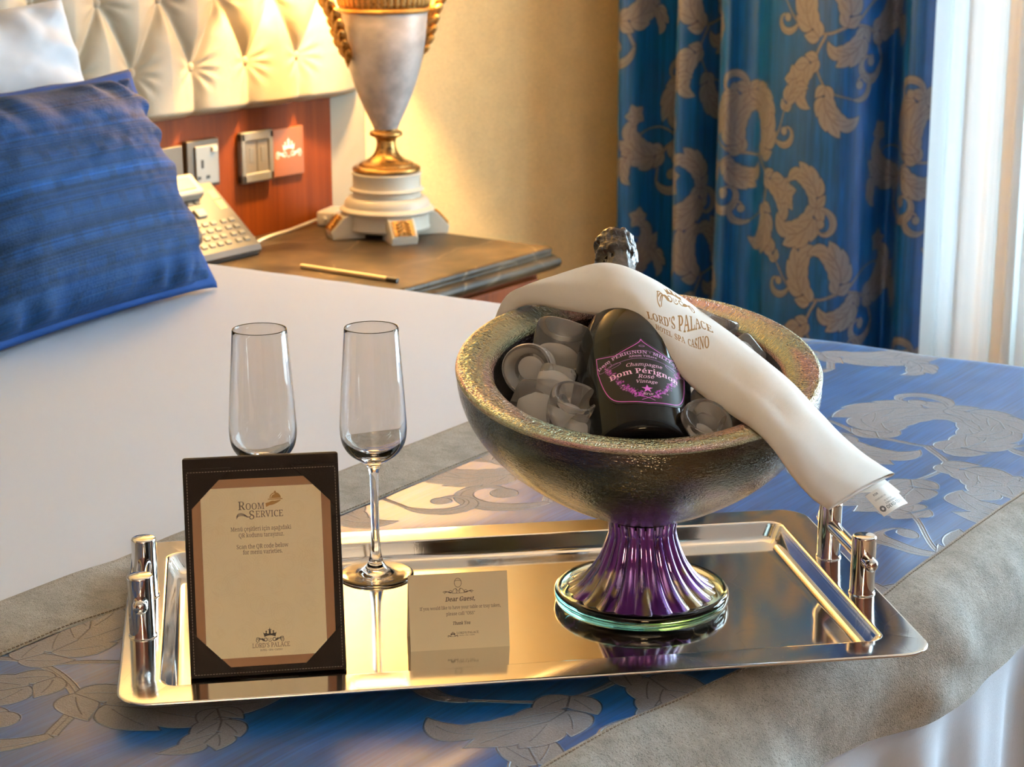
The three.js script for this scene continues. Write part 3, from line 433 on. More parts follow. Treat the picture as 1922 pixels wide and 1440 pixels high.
{
  const tex = dataTex(1024, 1024, (i, j) => {
    const x = i / 1024, y = j / 1024, band = fbm(1.5, j / 1024 * 40, 9, 40, 5, 3), fineRow = hash2(3, j >> 1, 8), bl = Math.abs(((x * 9) % 1) - 0.5), row = Math.abs(((y * 13) % 1) - 0.5), dash = smooth((0.40 - bl) * 12) * smooth((0.26 - row) * 10), edge = smooth((0.47 - bl) * 14) * smooth((0.36 - row) * 12) - dash;
    let k = 0.70 + 0.42 * (band - 0.5) + 0.24 * (fineRow - 0.5) + 0.16 * (hash2(i, j >> 1, 2) - 0.5) + 0.10 * dash; const gray = clamp(0.25 + 0.35 * edge * (hash2(i >> 1, j >> 1, 9)) + 0.3 * (fbm(i / 30, j / 10, 34, 102, 14, 2) - 0.5));
    return [lerp(0.04, 0.17, gray) * k, lerp(0.26, 0.29, gray) * k, lerp(0.52, 0.43, gray) * k];
  }, true, [2.0, 2.0]);
  const bmp = dataTex(512, 512, (i, j) => { const v = 0.5 * hash2(3, j, 8) + 0.3 * hash2(i >> 1, j >> 1, 4) + 0.2 * fbm(i / 60, j / 12, 9, 43, 4, 2); return [v, v, v]; }, false, [2, 2]);
  const c = thing('cushion', 'blue rectangular cushion with striped weave leaning on the pillow', 'cushion', [1.700, 0.760, -1.945]);
  c.rotation.order = 'YXZ'; c.rotation.set(-0.434, 0.13, 0);
  const front = mat({ map: tex, bumpMap: bmp, bumpScale: 0.0012, roughness: 0.7, specularIntensity: 0.4 }), plain = mat({ color: rgb(0.008, 0.045, 0.18), specularIntensity: 0.3, roughness: 0.7 });
  const W = 0.49, Hh = 0.325, g = pillowGeo(W, Hh, 0.17, 9, 0.07, 110, 0.006);
  part('front_cover', g(1), front, c); part('back_cover', g(-1), plain, c);
  // plain satin flange round the seam
  const fl = (k, off) => { const r = [], n = 160; for (let i = 0; i < n; i++) { const t = i / n * 4, s = Math.floor(t), f = t - s, a = s === 0 ? f * 2 - 1 : s === 1 ? 1 : s === 2 ? 1 - f * 2 : -1, b = s === 0 ? -1 : s === 1 ? f * 2 - 1 : s === 2 ? 1 : 1 - f * 2; const sx = 1 - 0.035 * (1 - b * b), sy = 1 - 0.035 * (1 - a * a), cr = Math.pow(Math.max(0, Math.min(Math.abs(a), Math.abs(b))), 8); r.push([a * (W / 2 * sx + k * (1 + 0.5 * cr)), b * (Hh / 2 * sy + k * (1 + 0.5 * cr)), off + 0.004 * Math.sin(i * 0.55) * (k > 0.004 ? 1 : 0)]); } return r; };
  part('flange', ringsGeo([fl(-0.010, 0.010), fl(0.002, 0.008), fl(0.007, 0.0), fl(0.002, -0.008), fl(-0.010, -0.010)], false, false), plain, c, 'plain satin edge');
}
// ---------------------------------------------------------------- curtains
{
  const dm = mat({ map: DAM.col, bumpMap: DAM.bump, bumpScale: 0.0006, roughness: 1, roughnessMap: DAM.rough, specularIntensity: 0.8, sheen: 0.2, sheenColor: rgb(0.6, 0.75, 1), sheenRoughness: 0.5 });
  // [z, x] of the folds seen from above, wall side to window side
  const P = [[-2.595, 4.20], [-2.55, 4.14], [-2.505, 4.06], [-2.47, 4.005], [-2.435, 4.02], [-2.415, 4.10], [-2.385, 4.155], [-2.345, 4.13], [-2.325, 4.04], [-2.295, 4.005], [-2.265, 4.03], [-2.25, 4.10], [-2.225, 4.14], [-2.205, 4.07], [-2.18, 3.995], [-2.145, 3.975], [-2.13, 4.0], [-2.10, 4.015], [-2.04, 3.985], [-1.97, 3.965], [-1.90, 3.955], [-1.84, 3.965], [-1.81, 4.0], [-1.805, 4.06], [-1.80, 4.115], [-1.77, 4.10], [-1.735, 4.07], [-1.705, 4.075], [-1.69, 4.10]];
  const c = new THREE.CatmullRomCurve3(P.map(([z, x]) => V3(x, 0, z)), false, 'centripetal'), len = c.getLength();
  const geo = gridGeo(420, 30, (u, v) => { const p = c.getPointAt(u), y = lerp(0.02, 2.58, v), k = 1 - 0.25 * smooth((v - 0.5) * 2), mx = 4.06; return [mx + (p.x - mx) * k * 1.25 + 0.008 * Math.sin(y * 2.2 + u * 9), y, p.z + 0.010 * (y - 0.6) * (u > 0.5 ? -0.3 : 0.4) * 0.6, u * len * 1.08, y]; });
  solo('drape', geo, dm, 'heavy blue damask drape with taupe leaves beside the window', 'curtain');
  const sheer = mat({ color: rgb(0.86, 0.89, 0.90), roughness: 1, transmission: 0.062, thickness: 0, bumpMap: linenBump, bumpScale: 0.0002 });
  const panel = (z0, z1, xm, amp, freq, ph, flare) => gridGeo(220, 24, (u, v) => { const y = lerp(0.02, 2.56, v), z = lerp(z0, z1, u) + flare * (1 - v) * (u - 0.3), s = u * freq + ph; return [xm + amp * (Math.sin(s) + 0.45 * Math.sin(s * 2.3 + 1.2) + 0.2 * Math.sin(s * 5.1)), y, z + amp * 0.4 * Math.cos(s * 1.7), u * 1.6, y]; });
  solo('sheer_curtain', panel(-2.05, -1.515, 4.20, 0.022, 30, 0.4, 0.03), sheer, 'translucent white sheer curtain hanging next to the blue drape', 'curtain');
  solo('sheer_curtain', panel(-1.56, -0.65, 4.245, 0.02, 36, 2.0, -0.02), sheer, 'second white sheer at the right edge of the picture', 'curtain');
  const rod = thing('curtain_rod', 'brass curtain rod above the window', 'curtain rod', [4.09, 2.635, -0.2]);
  part('pole', new THREE.CylinderGeometry(0.014, 0.014, 4.6, 20).rotateX(Math.PI / 2), M.gold, rod);
  for (const z of [-2.32, 2.32]) part('finial', at(new THREE.SphereGeometry(0.026, 20, 14), 0, 0, z), M.gold, rod);
}
// ---------------------------------------------------------------- serving tray and what stands on it
const TRAY = [1.1594, 0.606, -0.8190], TURN = -46 * Math.PI / 180;
const TX = [Math.cos(46 * Math.PI / 180), Math.sin(46 * Math.PI / 180)];       // world (x, z) of the tray's long axis
const onTray = (lx, lz, y = 0.6081) => [TRAY[0] + TX[0] * lx - TX[1] * lz, y, TRAY[2] + TX[1] * lx + TX[0] * lz];   // lz > 0: towards the viewer
{
  const t = thing('serving_tray', 'rectangular steel serving tray with chrome handles on the bed runner', 'tray', TRAY, TURN);
  const ring = (hx, hz, r, y) => {
    const arc = [], o = []; for (let q = 0; q < 4; q++) { const sx = q === 0 || q === 3 ? 1 : -1, sz = q < 2 ? 1 : -1, l = []; for (let i = 0; i <= 14; i++) { const a = (q + i / 14) * Math.PI / 2; l.push([sx * (hx - r) + Math.cos(a) * r, y, sz * (hz - r) + Math.sin(a) * r]); } arc.push(l); }
    for (let q = 0; q < 4; q++) { o.push(...arc[q]); const p = arc[q][14], n = arc[(q + 1) % 4][0]; for (let i = 1; i < 24; i++) o.push([lerp(p[0], n[0], i / 24), y, lerp(p[2], n[2], i / 24)]); }
    return o;
  };
  const top = [[0.3005, 0.1675, 0.024, 0.0140], [0.3025, 0.1695, 0.026, 0.0148], [0.3032, 0.1702, 0.0262, 0.0158], [0.3025, 0.1695, 0.026, 0.0167], [0.301, 0.168, 0.025, 0.0170], [0.274, 0.141, 0.014, 0.0166], [0.2725, 0.1395, 0.013, 0.0163], [0.2710, 0.138, 0.0125, 0.0150], [0.2655, 0.1325, 0.012, 0.0066], [0.2635, 0.1305, 0.0115, 0.0042], [0.2605, 0.1275, 0.011, 0.0026], [0.2570, 0.124, 0.010, 0.0021], [0.250, 0.117, 0.009, 0.0021]];
  const bot = [[0.250, 0.117, 0.009, 0.0008], [0.259, 0.126, 0.010, 0.0010], [0.2645, 0.1315, 0.0115, 0.0030], [0.2700, 0.137, 0.0125, 0.0140], [0.2730, 0.140, 0.013, 0.0152], [0.299, 0.166, 0.0235, 0.0152]];
  const all = [...bot, ...top], g = ringsGeo(all.map((q) => ring(...q)), true, true, (u, j, q) => [q[0], q[2]]);
  part('pan', g, M.steel, t, 'scratched polished steel pan with a flat rim');
  for (const sx of [-1, 1]) {
    const hz = [-0.0425, 0.0425];
    for (const z of hz) {
      part('handle_post', at(lathe([[0, 0], [0.0108, 0], [0.0108, 0.0012], [0.0100, 0.0016], [0.0100, 0.0475], [0.0094, 0.0488], [0.0082, 0.0494], [0.004, 0.0502], [0, 0.0503]], 48), sx * 0.2875, 0.0168, z), M.chrome, t);
    }
    const e = (s) => Array.from({ length: 9 }, (_, i) => [0.0058 * Math.cos(i / 8 * Math.PI / 2), s * (0.0600 + 0.0058 * Math.sin(i / 8 * Math.PI / 2))]);
    part('handle_bar', at(lathe([...e(-1).reverse(), ...e(1)], 40).rotateX(Math.PI / 2), sx * 0.2875, 0.0168 + 0.0300, 0), M.chrome, t);
  }
}
// ---------------------------------------------------------------- champagne flutes
function buildFlute(pos, label) {
  const f = thing('champagne_flute', label, 'glass', pos, 0, 'champagne flutes on the tray');
  const out = [...smoothProfile([[0.0310, 0.0000], [0.0322, 0.0008], [0.0318, 0.0018], [0.024, 0.0030], [0.013, 0.0052], [0.0075, 0.0105], [0.0048, 0.0200], [0.0038, 0.0330], [0.0035, 0.0550], [0.0036, 0.080], [0.0042, 0.0925], [0.0065, 0.0985], [0.0125, 0.1035], [0.0205, 0.1095], [0.0262, 0.1180], [0.0281, 0.1285], [0.0277, 0.145], [0.0262, 0.170], [0.0243, 0.195], [0.0226, 0.2175]], 120), [0.0222, 0.2184], [0.0216, 0.2175]];
  const inn = smoothProfile([[0.0216, 0.2175], [0.0232, 0.195], [0.0251, 0.170], [0.0266, 0.145], [0.0269, 0.1300], [0.0250, 0.1205], [0.0190, 0.1132], [0.0110, 0.1088], [0.005, 0.1070], [0, 0.1066]], 70);
  part('glass_body', lathe([[0, 0.0010], [0.02, 0.0006], [0.0310, 0.0000], ...out.slice(1), ...inn.slice(1)], 80), M.glass, f);
  const N = 1024, c = newCanvas(N, N), g = c.getContext('2d'); g.clearRect(0, 0, N, N); g.translate(N / 2, N / 2); g.fillStyle = '#3a4a70'; g.textAlign = 'center';
  const arc = (str, r, px, a0, da) => { g.font = `${px}px serif`; [...str].forEach((ch, i) => { g.save(); g.rotate(-(a0 + (i - (str.length - 1) / 2) * da)); g.translate(0, r); g.fillText(ch, 0, 0); g.restore(); }); };
  arc("LORD'S PALACE", 370, 62, 0, -0.125 * -1); arc('HOTEL • SPA • CASINO', 425, 40, 0, 0.07);
  const t = canvasTex(c), fo = gridGeo(60, 8, (u, v) => { const a = u * Math.PI * 2, r = lerp(0.010, 0.030, v), y = r < 0.024 ? lerp(0.0066, 0.0030, (r - 0.010) / 0.014) : lerp(0.0030, 0.0020, (r - 0.024) / 0.008); return [Math.cos(a) * r, y + 0.00025, Math.sin(a) * r, 0.5 + Math.cos(a) * r / 0.064, 0.5 - Math.sin(a) * r / 0.064]; });
  const e = part('etching', fo, mat({ map: t, transparent: true, roughness: 0.8, depthWrite: false }), f, 'small etched lettering on the foot'); e.rotation.y = -0.96;
}
buildFlute(onTray(-0.0965, -0.097), 'empty champagne flute whose foot shows, right of the menu stand');
buildFlute(onTray(-0.188, -0.105), 'empty champagne flute standing behind the menu stand');
// ---------------------------------------------------------------- menu stand
{
  const W = 0.116, H = 0.1645, TH = 0.0085, lean = 16 * Math.PI / 180;
  const [px, py, pz] = onTray(-0.1936, 0.0994), m = thing('menu_stand', 'dark brown leather room service menu stand with stitched edges', 'menu stand', [px, py, pz], TURN);
  const leather = mat({ color: rgb(0.009, 0.005, 0.004), roughness: 0.38, specularIntensity: 0.3, bumpMap: (() => { const t = grain.clone(); t.repeat.set(60, 60); t.needsUpdate = true; return t; })(), bumpScale: 0.00025 });
  const P = new THREE.Group(); P.name = 'panel'; P.rotation.x = -lean; P.position.y = 0.0; m.add(P); P.userData.label = 'leaning leather panel holding the card';
  const board = rbox(W, H, TH, 0.0022, 4); part('backboard', metreUV(at(board, 0, H / 2 + 0.0005, -TH / 2)), leather, P);
  // raised edge strip round the front
  const fr = new THREE.Shape(); fr.moveTo(-W / 2 + 0.0008, 0.0013); fr.lineTo(W / 2 - 0.0008, 0.0013); fr.lineTo(W / 2 - 0.0008, H - 0.0008); fr.lineTo(-W / 2 + 0.0008, H - 0.0008); fr.closePath();
  const hole = new THREE.Path(); hole.moveTo(-W / 2 + 0.0055, 0.0075); hole.lineTo(-W / 2 + 0.0055, H - 0.0165); hole.lineTo(W / 2 - 0.0070, H - 0.0165); hole.lineTo(W / 2 - 0.0070, 0.0075); hole.closePath(); fr.holes.push(hole);
  part('edge_strip', at(metreUV(new THREE.ExtrudeGeometry(fr, { depth: 0.0009, bevelEnabled: true, bevelSize: 0.0004, bevelThickness: 0.0004, bevelSegments: 2 })), 0, 0, -0.0002), leather, P);
  part('brown_mount', at(rbox(0.1035, 0.1405, 0.0008, 0.0003), -0.0007, 0.0778, 0.0006), mat({ color: rgb(0.165, 0.062, 0.014), roughness: 0.5 }), P, 'copper brown mount card');
  // the printed card
  const CW = 1024, CH = 1440, c = newCanvas(CW, CH), g = c.getContext('2d'); g.fillStyle = '#e9dfbd'; g.fillRect(0, 0, CW, CH);
  reseed(3); g.strokeStyle = 'rgba(190,172,120,0.20)'; g.lineWidth = 2; for (let k = 0; k < 90; k++) { const x = rr(0, CW), y = rr(0, CH), r = rr(30, 120); for (let i = 0; i < 4; i++) { g.beginPath(); g.arc(x, y, r * (1 - i * 0.2), rr(0, 6), rr(6, 10)); g.stroke(); } }
  const ink = '#33200f', bronze = '#96702c', fit = (str, x0, y, w, font, col = ink) => { g.font = font; g.fillStyle = col; g.textAlign = 'left'; g.save(); g.translate(x0, y); g.scale(w / g.measureText(str).width, 1); g.fillText(str, 0, 0); g.restore(); };
  fit('R', 312, 190, 62, '98px serif'); fit('OOM', 376, 190, 164, '74px serif'); fit('S', 402, 272, 52, '100px serif'); fit('ERVICE', 458, 258, 238, '74px serif');
  g.strokeStyle = ink; g.lineCap = 'round'; for (let k = 0; k < 3; k++) { g.lineWidth = 5; g.beginPath(); g.moveTo(300, 250 + k * 6); g.bezierCurveTo(306, 206 + k * 11, 356, 216 + k * 9, 384, 244 + k * 3); g.bezierCurveTo(398, 258, 422, 252, 420, 236); g.stroke(); }
  g.fillStyle = bronze; g.beginPath(); g.arc(632, 102, 48, Math.PI, 0); g.fill(); g.fillRect(570, 106, 124, 8); g.beginPath(); g.arc(632, 49, 9, 0, 7); g.fill(); g.strokeStyle = '#e9dfbd'; g.lineWidth = 6; g.beginPath(); g.arc(632, 102, 37, Math.PI * 1.05, Math.PI * 1.45); g.stroke();
  g.fillStyle = bronze; g.beginPath(); g.moveTo(548, 142); g.lineTo(580, 134); g.quadraticCurveTo(604, 120, 626, 126); g.lineTo(678, 118); g.quadraticCurveTo(682, 126, 640, 146); g.quadraticCurveTo(610, 160, 584, 160); g.lineTo(552, 174); g.closePath(); g.fill();
  fit('Menü çeşitleri için aşağıdaki', 243, 370, 515, '50px serif'); fit('QR kodunu tarayınız.', 310, 424, 388, '50px serif'); fit('Scan the QR code below', 288, 520, 440, '50px serif'); fit('for menu varieties.', 340, 568, 338, '50px serif');
  crown(g, 540, 1276, 1.36, '#1c110a'); fit("LORD'S PALACE", 386, 1364, 322, '52px serif', '#4a3014'); fit('HOTEL • SPA • CASINO', 452, 1394, 192, '22px serif', '#4a3014');
  part('menu_card', at(new THREE.BoxGeometry(0.0895, 0.1268, 0.0006), -0.0008, 0.0778, 0.0013), [0, 0, 0, 0, 1, 0].map((k) => k ? mat({ map: canvasTex(c), roughness: 0.55 }) : mat({ color: rgb(0.6, 0.55, 0.36), roughness: 0.6 })), P, 'cream printed menu card');
  // leather corner pockets with their own fold
  for (const [sx, sy] of [[-1, -1], [1, -1], [1, 1], [-1, 1]]) {
    const k = sy > 0 ? 0.034 : 0.035, s = new THREE.Shape(), X = sx * (W / 2 - 0.0008), Y = sy > 0 ? H - 0.0082 : 0.0016; s.moveTo(X, Y); s.lineTo(X - sx * k, Y); s.lineTo(X, Y - sy * k); s.closePath();
    part('corner_pocket', at(metreUV(new THREE.ExtrudeGeometry(s, { depth: 0.0010, bevelEnabled: true, bevelSize: 0.0004, bevelThickness: 0.0004, bevelSegments: 2 })), 0, 0, 0.0011), leather, P);
  }
  const st = [], dash = (x, y, a) => st.push(at(new THREE.CapsuleGeometry(0.00024, 0.0011, 2, 5).rotateZ(a + Math.PI / 2), x, y, 0.0028));
  for (let x = -W / 2 + 0.004; x < W / 2 - 0.003; x += 0.0022) { dash(x, 0.0036, 0); dash(x, H - 0.0105, 0); } for (let y = 0.005; y < H - 0.012; y += 0.0022) { dash(-W / 2 + 0.0030, y, Math.PI / 2); dash(W / 2 - 0.0030, y, Math.PI / 2); }
  part('stitching', merged(st), mat({ color: rgb(0.30, 0.24, 0.19), roughness: 0.7 }), P).userData.kind = 'stuff';
  const leg = part('easel_leg', metreUV(at(rbox(0.05, 0.125, 0.003, 0.001), 0, 0.0625, 0)), leather, m); leg.position.set(0, 0.0, -0.0665); leg.rotation.x = 0.17;
}
// ---------------------------------------------------------------- tent card
{
  const W = 0.0772, H = 0.0585, lean = 15 * Math.PI / 180, [px, py, pz] = onTray(-0.0459, 0.0725);
  const k = thing('tent_card', 'small folded cream card with a printed note to the guest', 'card', [px, py, pz], TURN - 0.01);
  const CW = 1024, CH = 776, c = newCanvas(CW, CH), g = c.getContext('2d'); g.fillStyle = '#e2d7b8'; g.fillRect(0, 0, CW, CH); const ink = '#2c1a0e'; g.fillStyle = g.strokeStyle = ink; g.lineWidth = 4; g.lineCap = 'round';
  g.beginPath(); g.ellipse(510, 96, 36, 46, 0, 0, 7); g.stroke(); g.beginPath(); g.moveTo(476, 78); g.quadraticCurveTo(510, 62, 544, 78); g.stroke(); g.beginPath(); g.moveTo(452, 200); g.quadraticCurveTo(450, 162, 488, 152); g.lineTo(510, 186); g.lineTo(532, 152); g.quadraticCurveTo(572, 162, 572, 200); g.stroke(); g.beginPath(); g.moveTo(488, 152); g.lineTo(496, 200); g.moveTo(532, 152); g.lineTo(524, 200); g.moveTo(450, 202); g.lineTo(574, 202); g.stroke();
  for (const m of [-1, 1]) { g.save(); g.translate(510, 186); g.scale(m, 1); for (let i = 0; i < 3; i++) { g.beginPath(); g.moveTo(66, 10); g.bezierCurveTo(96, 22 - i * 14, 118, -26 + i * 9, 158 - i * 8, 0 + i * 8); g.stroke(); } g.beginPath(); g.arc(78, -2, 13, 0.6, 5.6); g.stroke(); g.restore(); }
  const fit = (str, x0, y, w, font) => { g.font = font; g.fillStyle = ink; g.textAlign = 'left'; g.save(); g.translate(x0, y); g.scale(w / g.measureText(str).width, 1); g.fillText(str, 0, 0); g.restore(); };
  fit('Dear Guest,', 372, 284, 312, 'italic bold 64px serif'); fit('If you would like to have your table or tray taken,', 108, 364, 838, '48px serif'); fit('please call "OSS"', 378, 428, 300, '48px serif'); fit('Thank You', 440, 526, 184, 'italic bold 46px serif');
  crown(g, 440, 630, 0.62, ink, false); g.textAlign = 'left'; g.font = '30px serif'; g.fillText("LORD'S PALACE", 478, 622); g.font = '15px serif'; g.fillText('HOTEL • SPA • CASINO', 506, 642);
  const paper = mat({ color: rgb(0.62, 0.55, 0.38), roughness: 0.7 }), face = mat({ map: canvasTex(c), roughness: 0.6 });
  const F = new THREE.Mesh(new THREE.BoxGeometry(W, H, 0.0006).translate(0, H / 2, -0.0003), [paper, paper, paper, paper, face, paper]); F.name = 'front_leaf'; F.rotation.x = -lean; k.add(F);
  const B = part('back_leaf', new THREE.BoxGeometry(W, H, 0.0006).translate(0, -H / 2, 0), paper, k); B.position.set(0, Math.cos(lean) * H, -Math.sin(lean) * H - 0.0006); B.rotation.x = lean;
}
// ---------------------------------------------------------------- lustre glass wine bowl
const BOWL = [1.2424, 0.6082, -0.7396], FH = [0.8192, -0.5736], RT = [0.5736, 0.8192];   // away from the viewer, to the right (x, z)
// the hand-made bowl leans forward on its stem
function leanBowl(g) { const p = g.attributes.position; for (let i = 0; i < p.count; i++) { const x = p.getX(i), y = p.getY(i), z = p.getZ(i), s = clamp((y - 0.070) / 0.1285, 0, 1.05), d = x * FH[0] + z * FH[1]; p.setXYZ(i, x - 0.006 * RT[0] * s, y + 0.19 * d * s, z - 0.006 * RT[1] * s); } g.computeVertexNormals(); return g; }
const rimY = (x, z) => BOWL[1] + 0.1985 + 0.19 * ((x - BOWL[0]) * FH[0] + (z - BOWL[2]) * FH[1]);
{
  const b = thing('champagne_bowl', 'iridescent pewter glass bowl on a fluted purple foot, filled with ice', 'bowl', BOWL);
  const peel = dataTex(512, 512, (i, j) => { const v = 0.7 * fbm(i / 26, j / 18, 512 / 26 | 0, 512 / 18 | 0, 3, 2) + 0.3 * noise2(i / 11, j / 9, 512 / 11 | 0, 512 / 9 | 0, 8); return [v, v, v]; });
  const rep = (t, a, c) => { const q = t.clone(); q.repeat.set(a, c); q.needsUpdate = true; return q; };
  const lustre = (A, B, C, s) => dataTex(512, 128, (i, j) => { const n = fbm(i / 64, j / 40, 8, 3, s, 4), m = fbm(i / 50, j / 30, 10, 4, s + 9, 4), k = smooth((n - 0.35) * 3.2), q = smooth((m - 0.45) * 3.6); return [0, 1, 2].map((c) => lerp(lerp(A[c], B[c], k), C[c], q)); }, true);
  const skin = (map, o) => mat({ map, metalness: 0.92, roughness: 0.26, iridescence: 0.8, iridescenceIOR: 1.45, iridescenceThicknessRange: [100, 330], ...o });
  const outerM = skin(lustre([0.30, 0.32, 0.31], [0.42, 0.39, 0.33], [0.38, 0.32, 0.36], 3), { bumpMap: rep(peel, 22, 5), bumpScale: 0.00045, roughness: 0.10 });
  const rimM = skin(lustre([0.62, 0.60, 0.50], [0.56, 0.60, 0.52], [0.66, 0.53, 0.52], 17), { bumpMap: rep(peel, 34, 1), bumpScale: 0.0015, roughness: 0.18 });
  const innerM = skin(lustre([0.34, 0.33, 0.38], [0.42, 0.40, 0.40], [0.40, 0.36, 0.42], 27), { bumpMap: rep(peel, 20, 5), bumpScale: 0.0006, roughness: 0.22 });
  const outer = []; for (let i = 0; i <= 60; i++) { const t = i / 60; outer.push([Math.max(0.0275, 0.1456 * Math.pow(1 - Math.pow((1 - t) * 0.97, 2), 0.76)), 0.070 + 0.1265 * t]); }
  part('bowl_wall', leanBowl(lathe([[0.0, 0.069], ...outer, [0.1458, 0.1985]], 160)), outerM, b, 'dark pewter dimpled outside');
  part('rim', leanBowl(lathe([[0.1458, 0.1980], [0.1461, 0.2000], [0.1452, 0.2016], [0.1430, 0.2022], [0.136, 0.2016], [0.126, 0.1996], [0.1190, 0.1972], [0.1165, 0.1955], [0.1158, 0.1930]], 160)), rimM, b, 'broad dimpled rim, gold and rose');
  part('bowl_lining', leanBowl(lathe([[0.1158, 0.1930], ...smoothProfile([[0.1158, 0.1920], [0.113, 0.175], [0.104, 0.150], [0.085, 0.122], [0.055, 0.100], [0.025, 0.091], [0, 0.090]], 50)], 128)), innerM, b);
  // fluted stem
  const R = new THREE.CatmullRomCurve3([[0.0605, 0.0105], [0.0540, 0.0145], [0.0450, 0.0230], [0.0365, 0.0350], [0.0305, 0.0490], [0.0272, 0.0620], [0.0285, 0.0730]].map(([r, y]) => V3(r, y, 0)), false, 'centripetal'), nr = 22, SEG = 264, rings = [];
  for (let j = 0; j <= 44; j++) { const q = R.getPoint(j / 44), o = []; for (let i = 0; i < SEG; i++) { const a = i / SEG * Math.PI * 2 + 0.25 * (q.y - 0.01) * 6, rib = Math.pow(Math.abs(Math.cos(i / SEG * Math.PI * nr)), 0.8), r = q.x * (0.945 + 0.075 * rib); o.push([Math.cos(a) * r, q.y, Math.sin(a) * r]); } rings.push(o); }
  const sg = ringsGeo(rings, false, false), sp = sg.attributes.position, col = [];
  for (let i = 0; i < sp.count; i++) { const y = sp.getY(i), a = Math.atan2(sp.getZ(i), sp.getX(i)), n = fbm(a * 6 + 20, y * 90, 99, 99, 5, 3), k = smooth((n - 0.42) * 5 + (0.018 - y) * 60); const P = [0.13, 0.03, 0.27], Q = [0.28, 0.21, 0.10], W = [0.05, 0.015, 0.15], m = smooth((fbm(a * 9 + 3, y * 40, 99, 99, 15, 2) - 0.4) * 3); for (let c = 0; c < 3; c++) col.push(lerp(lerp(P[c], W[c], m), Q[c], k)); }
  sg.setAttribute('color', new THREE.Float32BufferAttribute(col, 3));
  part('fluted_stem', sg, mat({ vertexColors: true, metalness: 0.55, roughness: 0.10, clearcoat: 1, clearcoatRoughness: 0.03 }), b, 'fluted purple and amber lustre stem');
  part('foot', lathe([[0.0, 0.0104], [0.056, 0.0104], [0.062, 0.0112], [0.0665, 0.0128], [0.0695, 0.0130], [0.0715, 0.0110], [0.0720, 0.0075], [0.0712, 0.0035], [0.0690, 0.0008], [0.066, 0.0], [0.0, 0.0]].reverse(), 128), mat({ color: rgb(0.93, 1, 0.97), transmission: 1, thickness: 0.02, roughness: 0.02, ior: 1.52, attenuationColor: rgb(0.36, 0.62, 0.54), attenuationDistance: 0.08, side: THREE.FrontSide }), b, 'clear green glass foot');
}
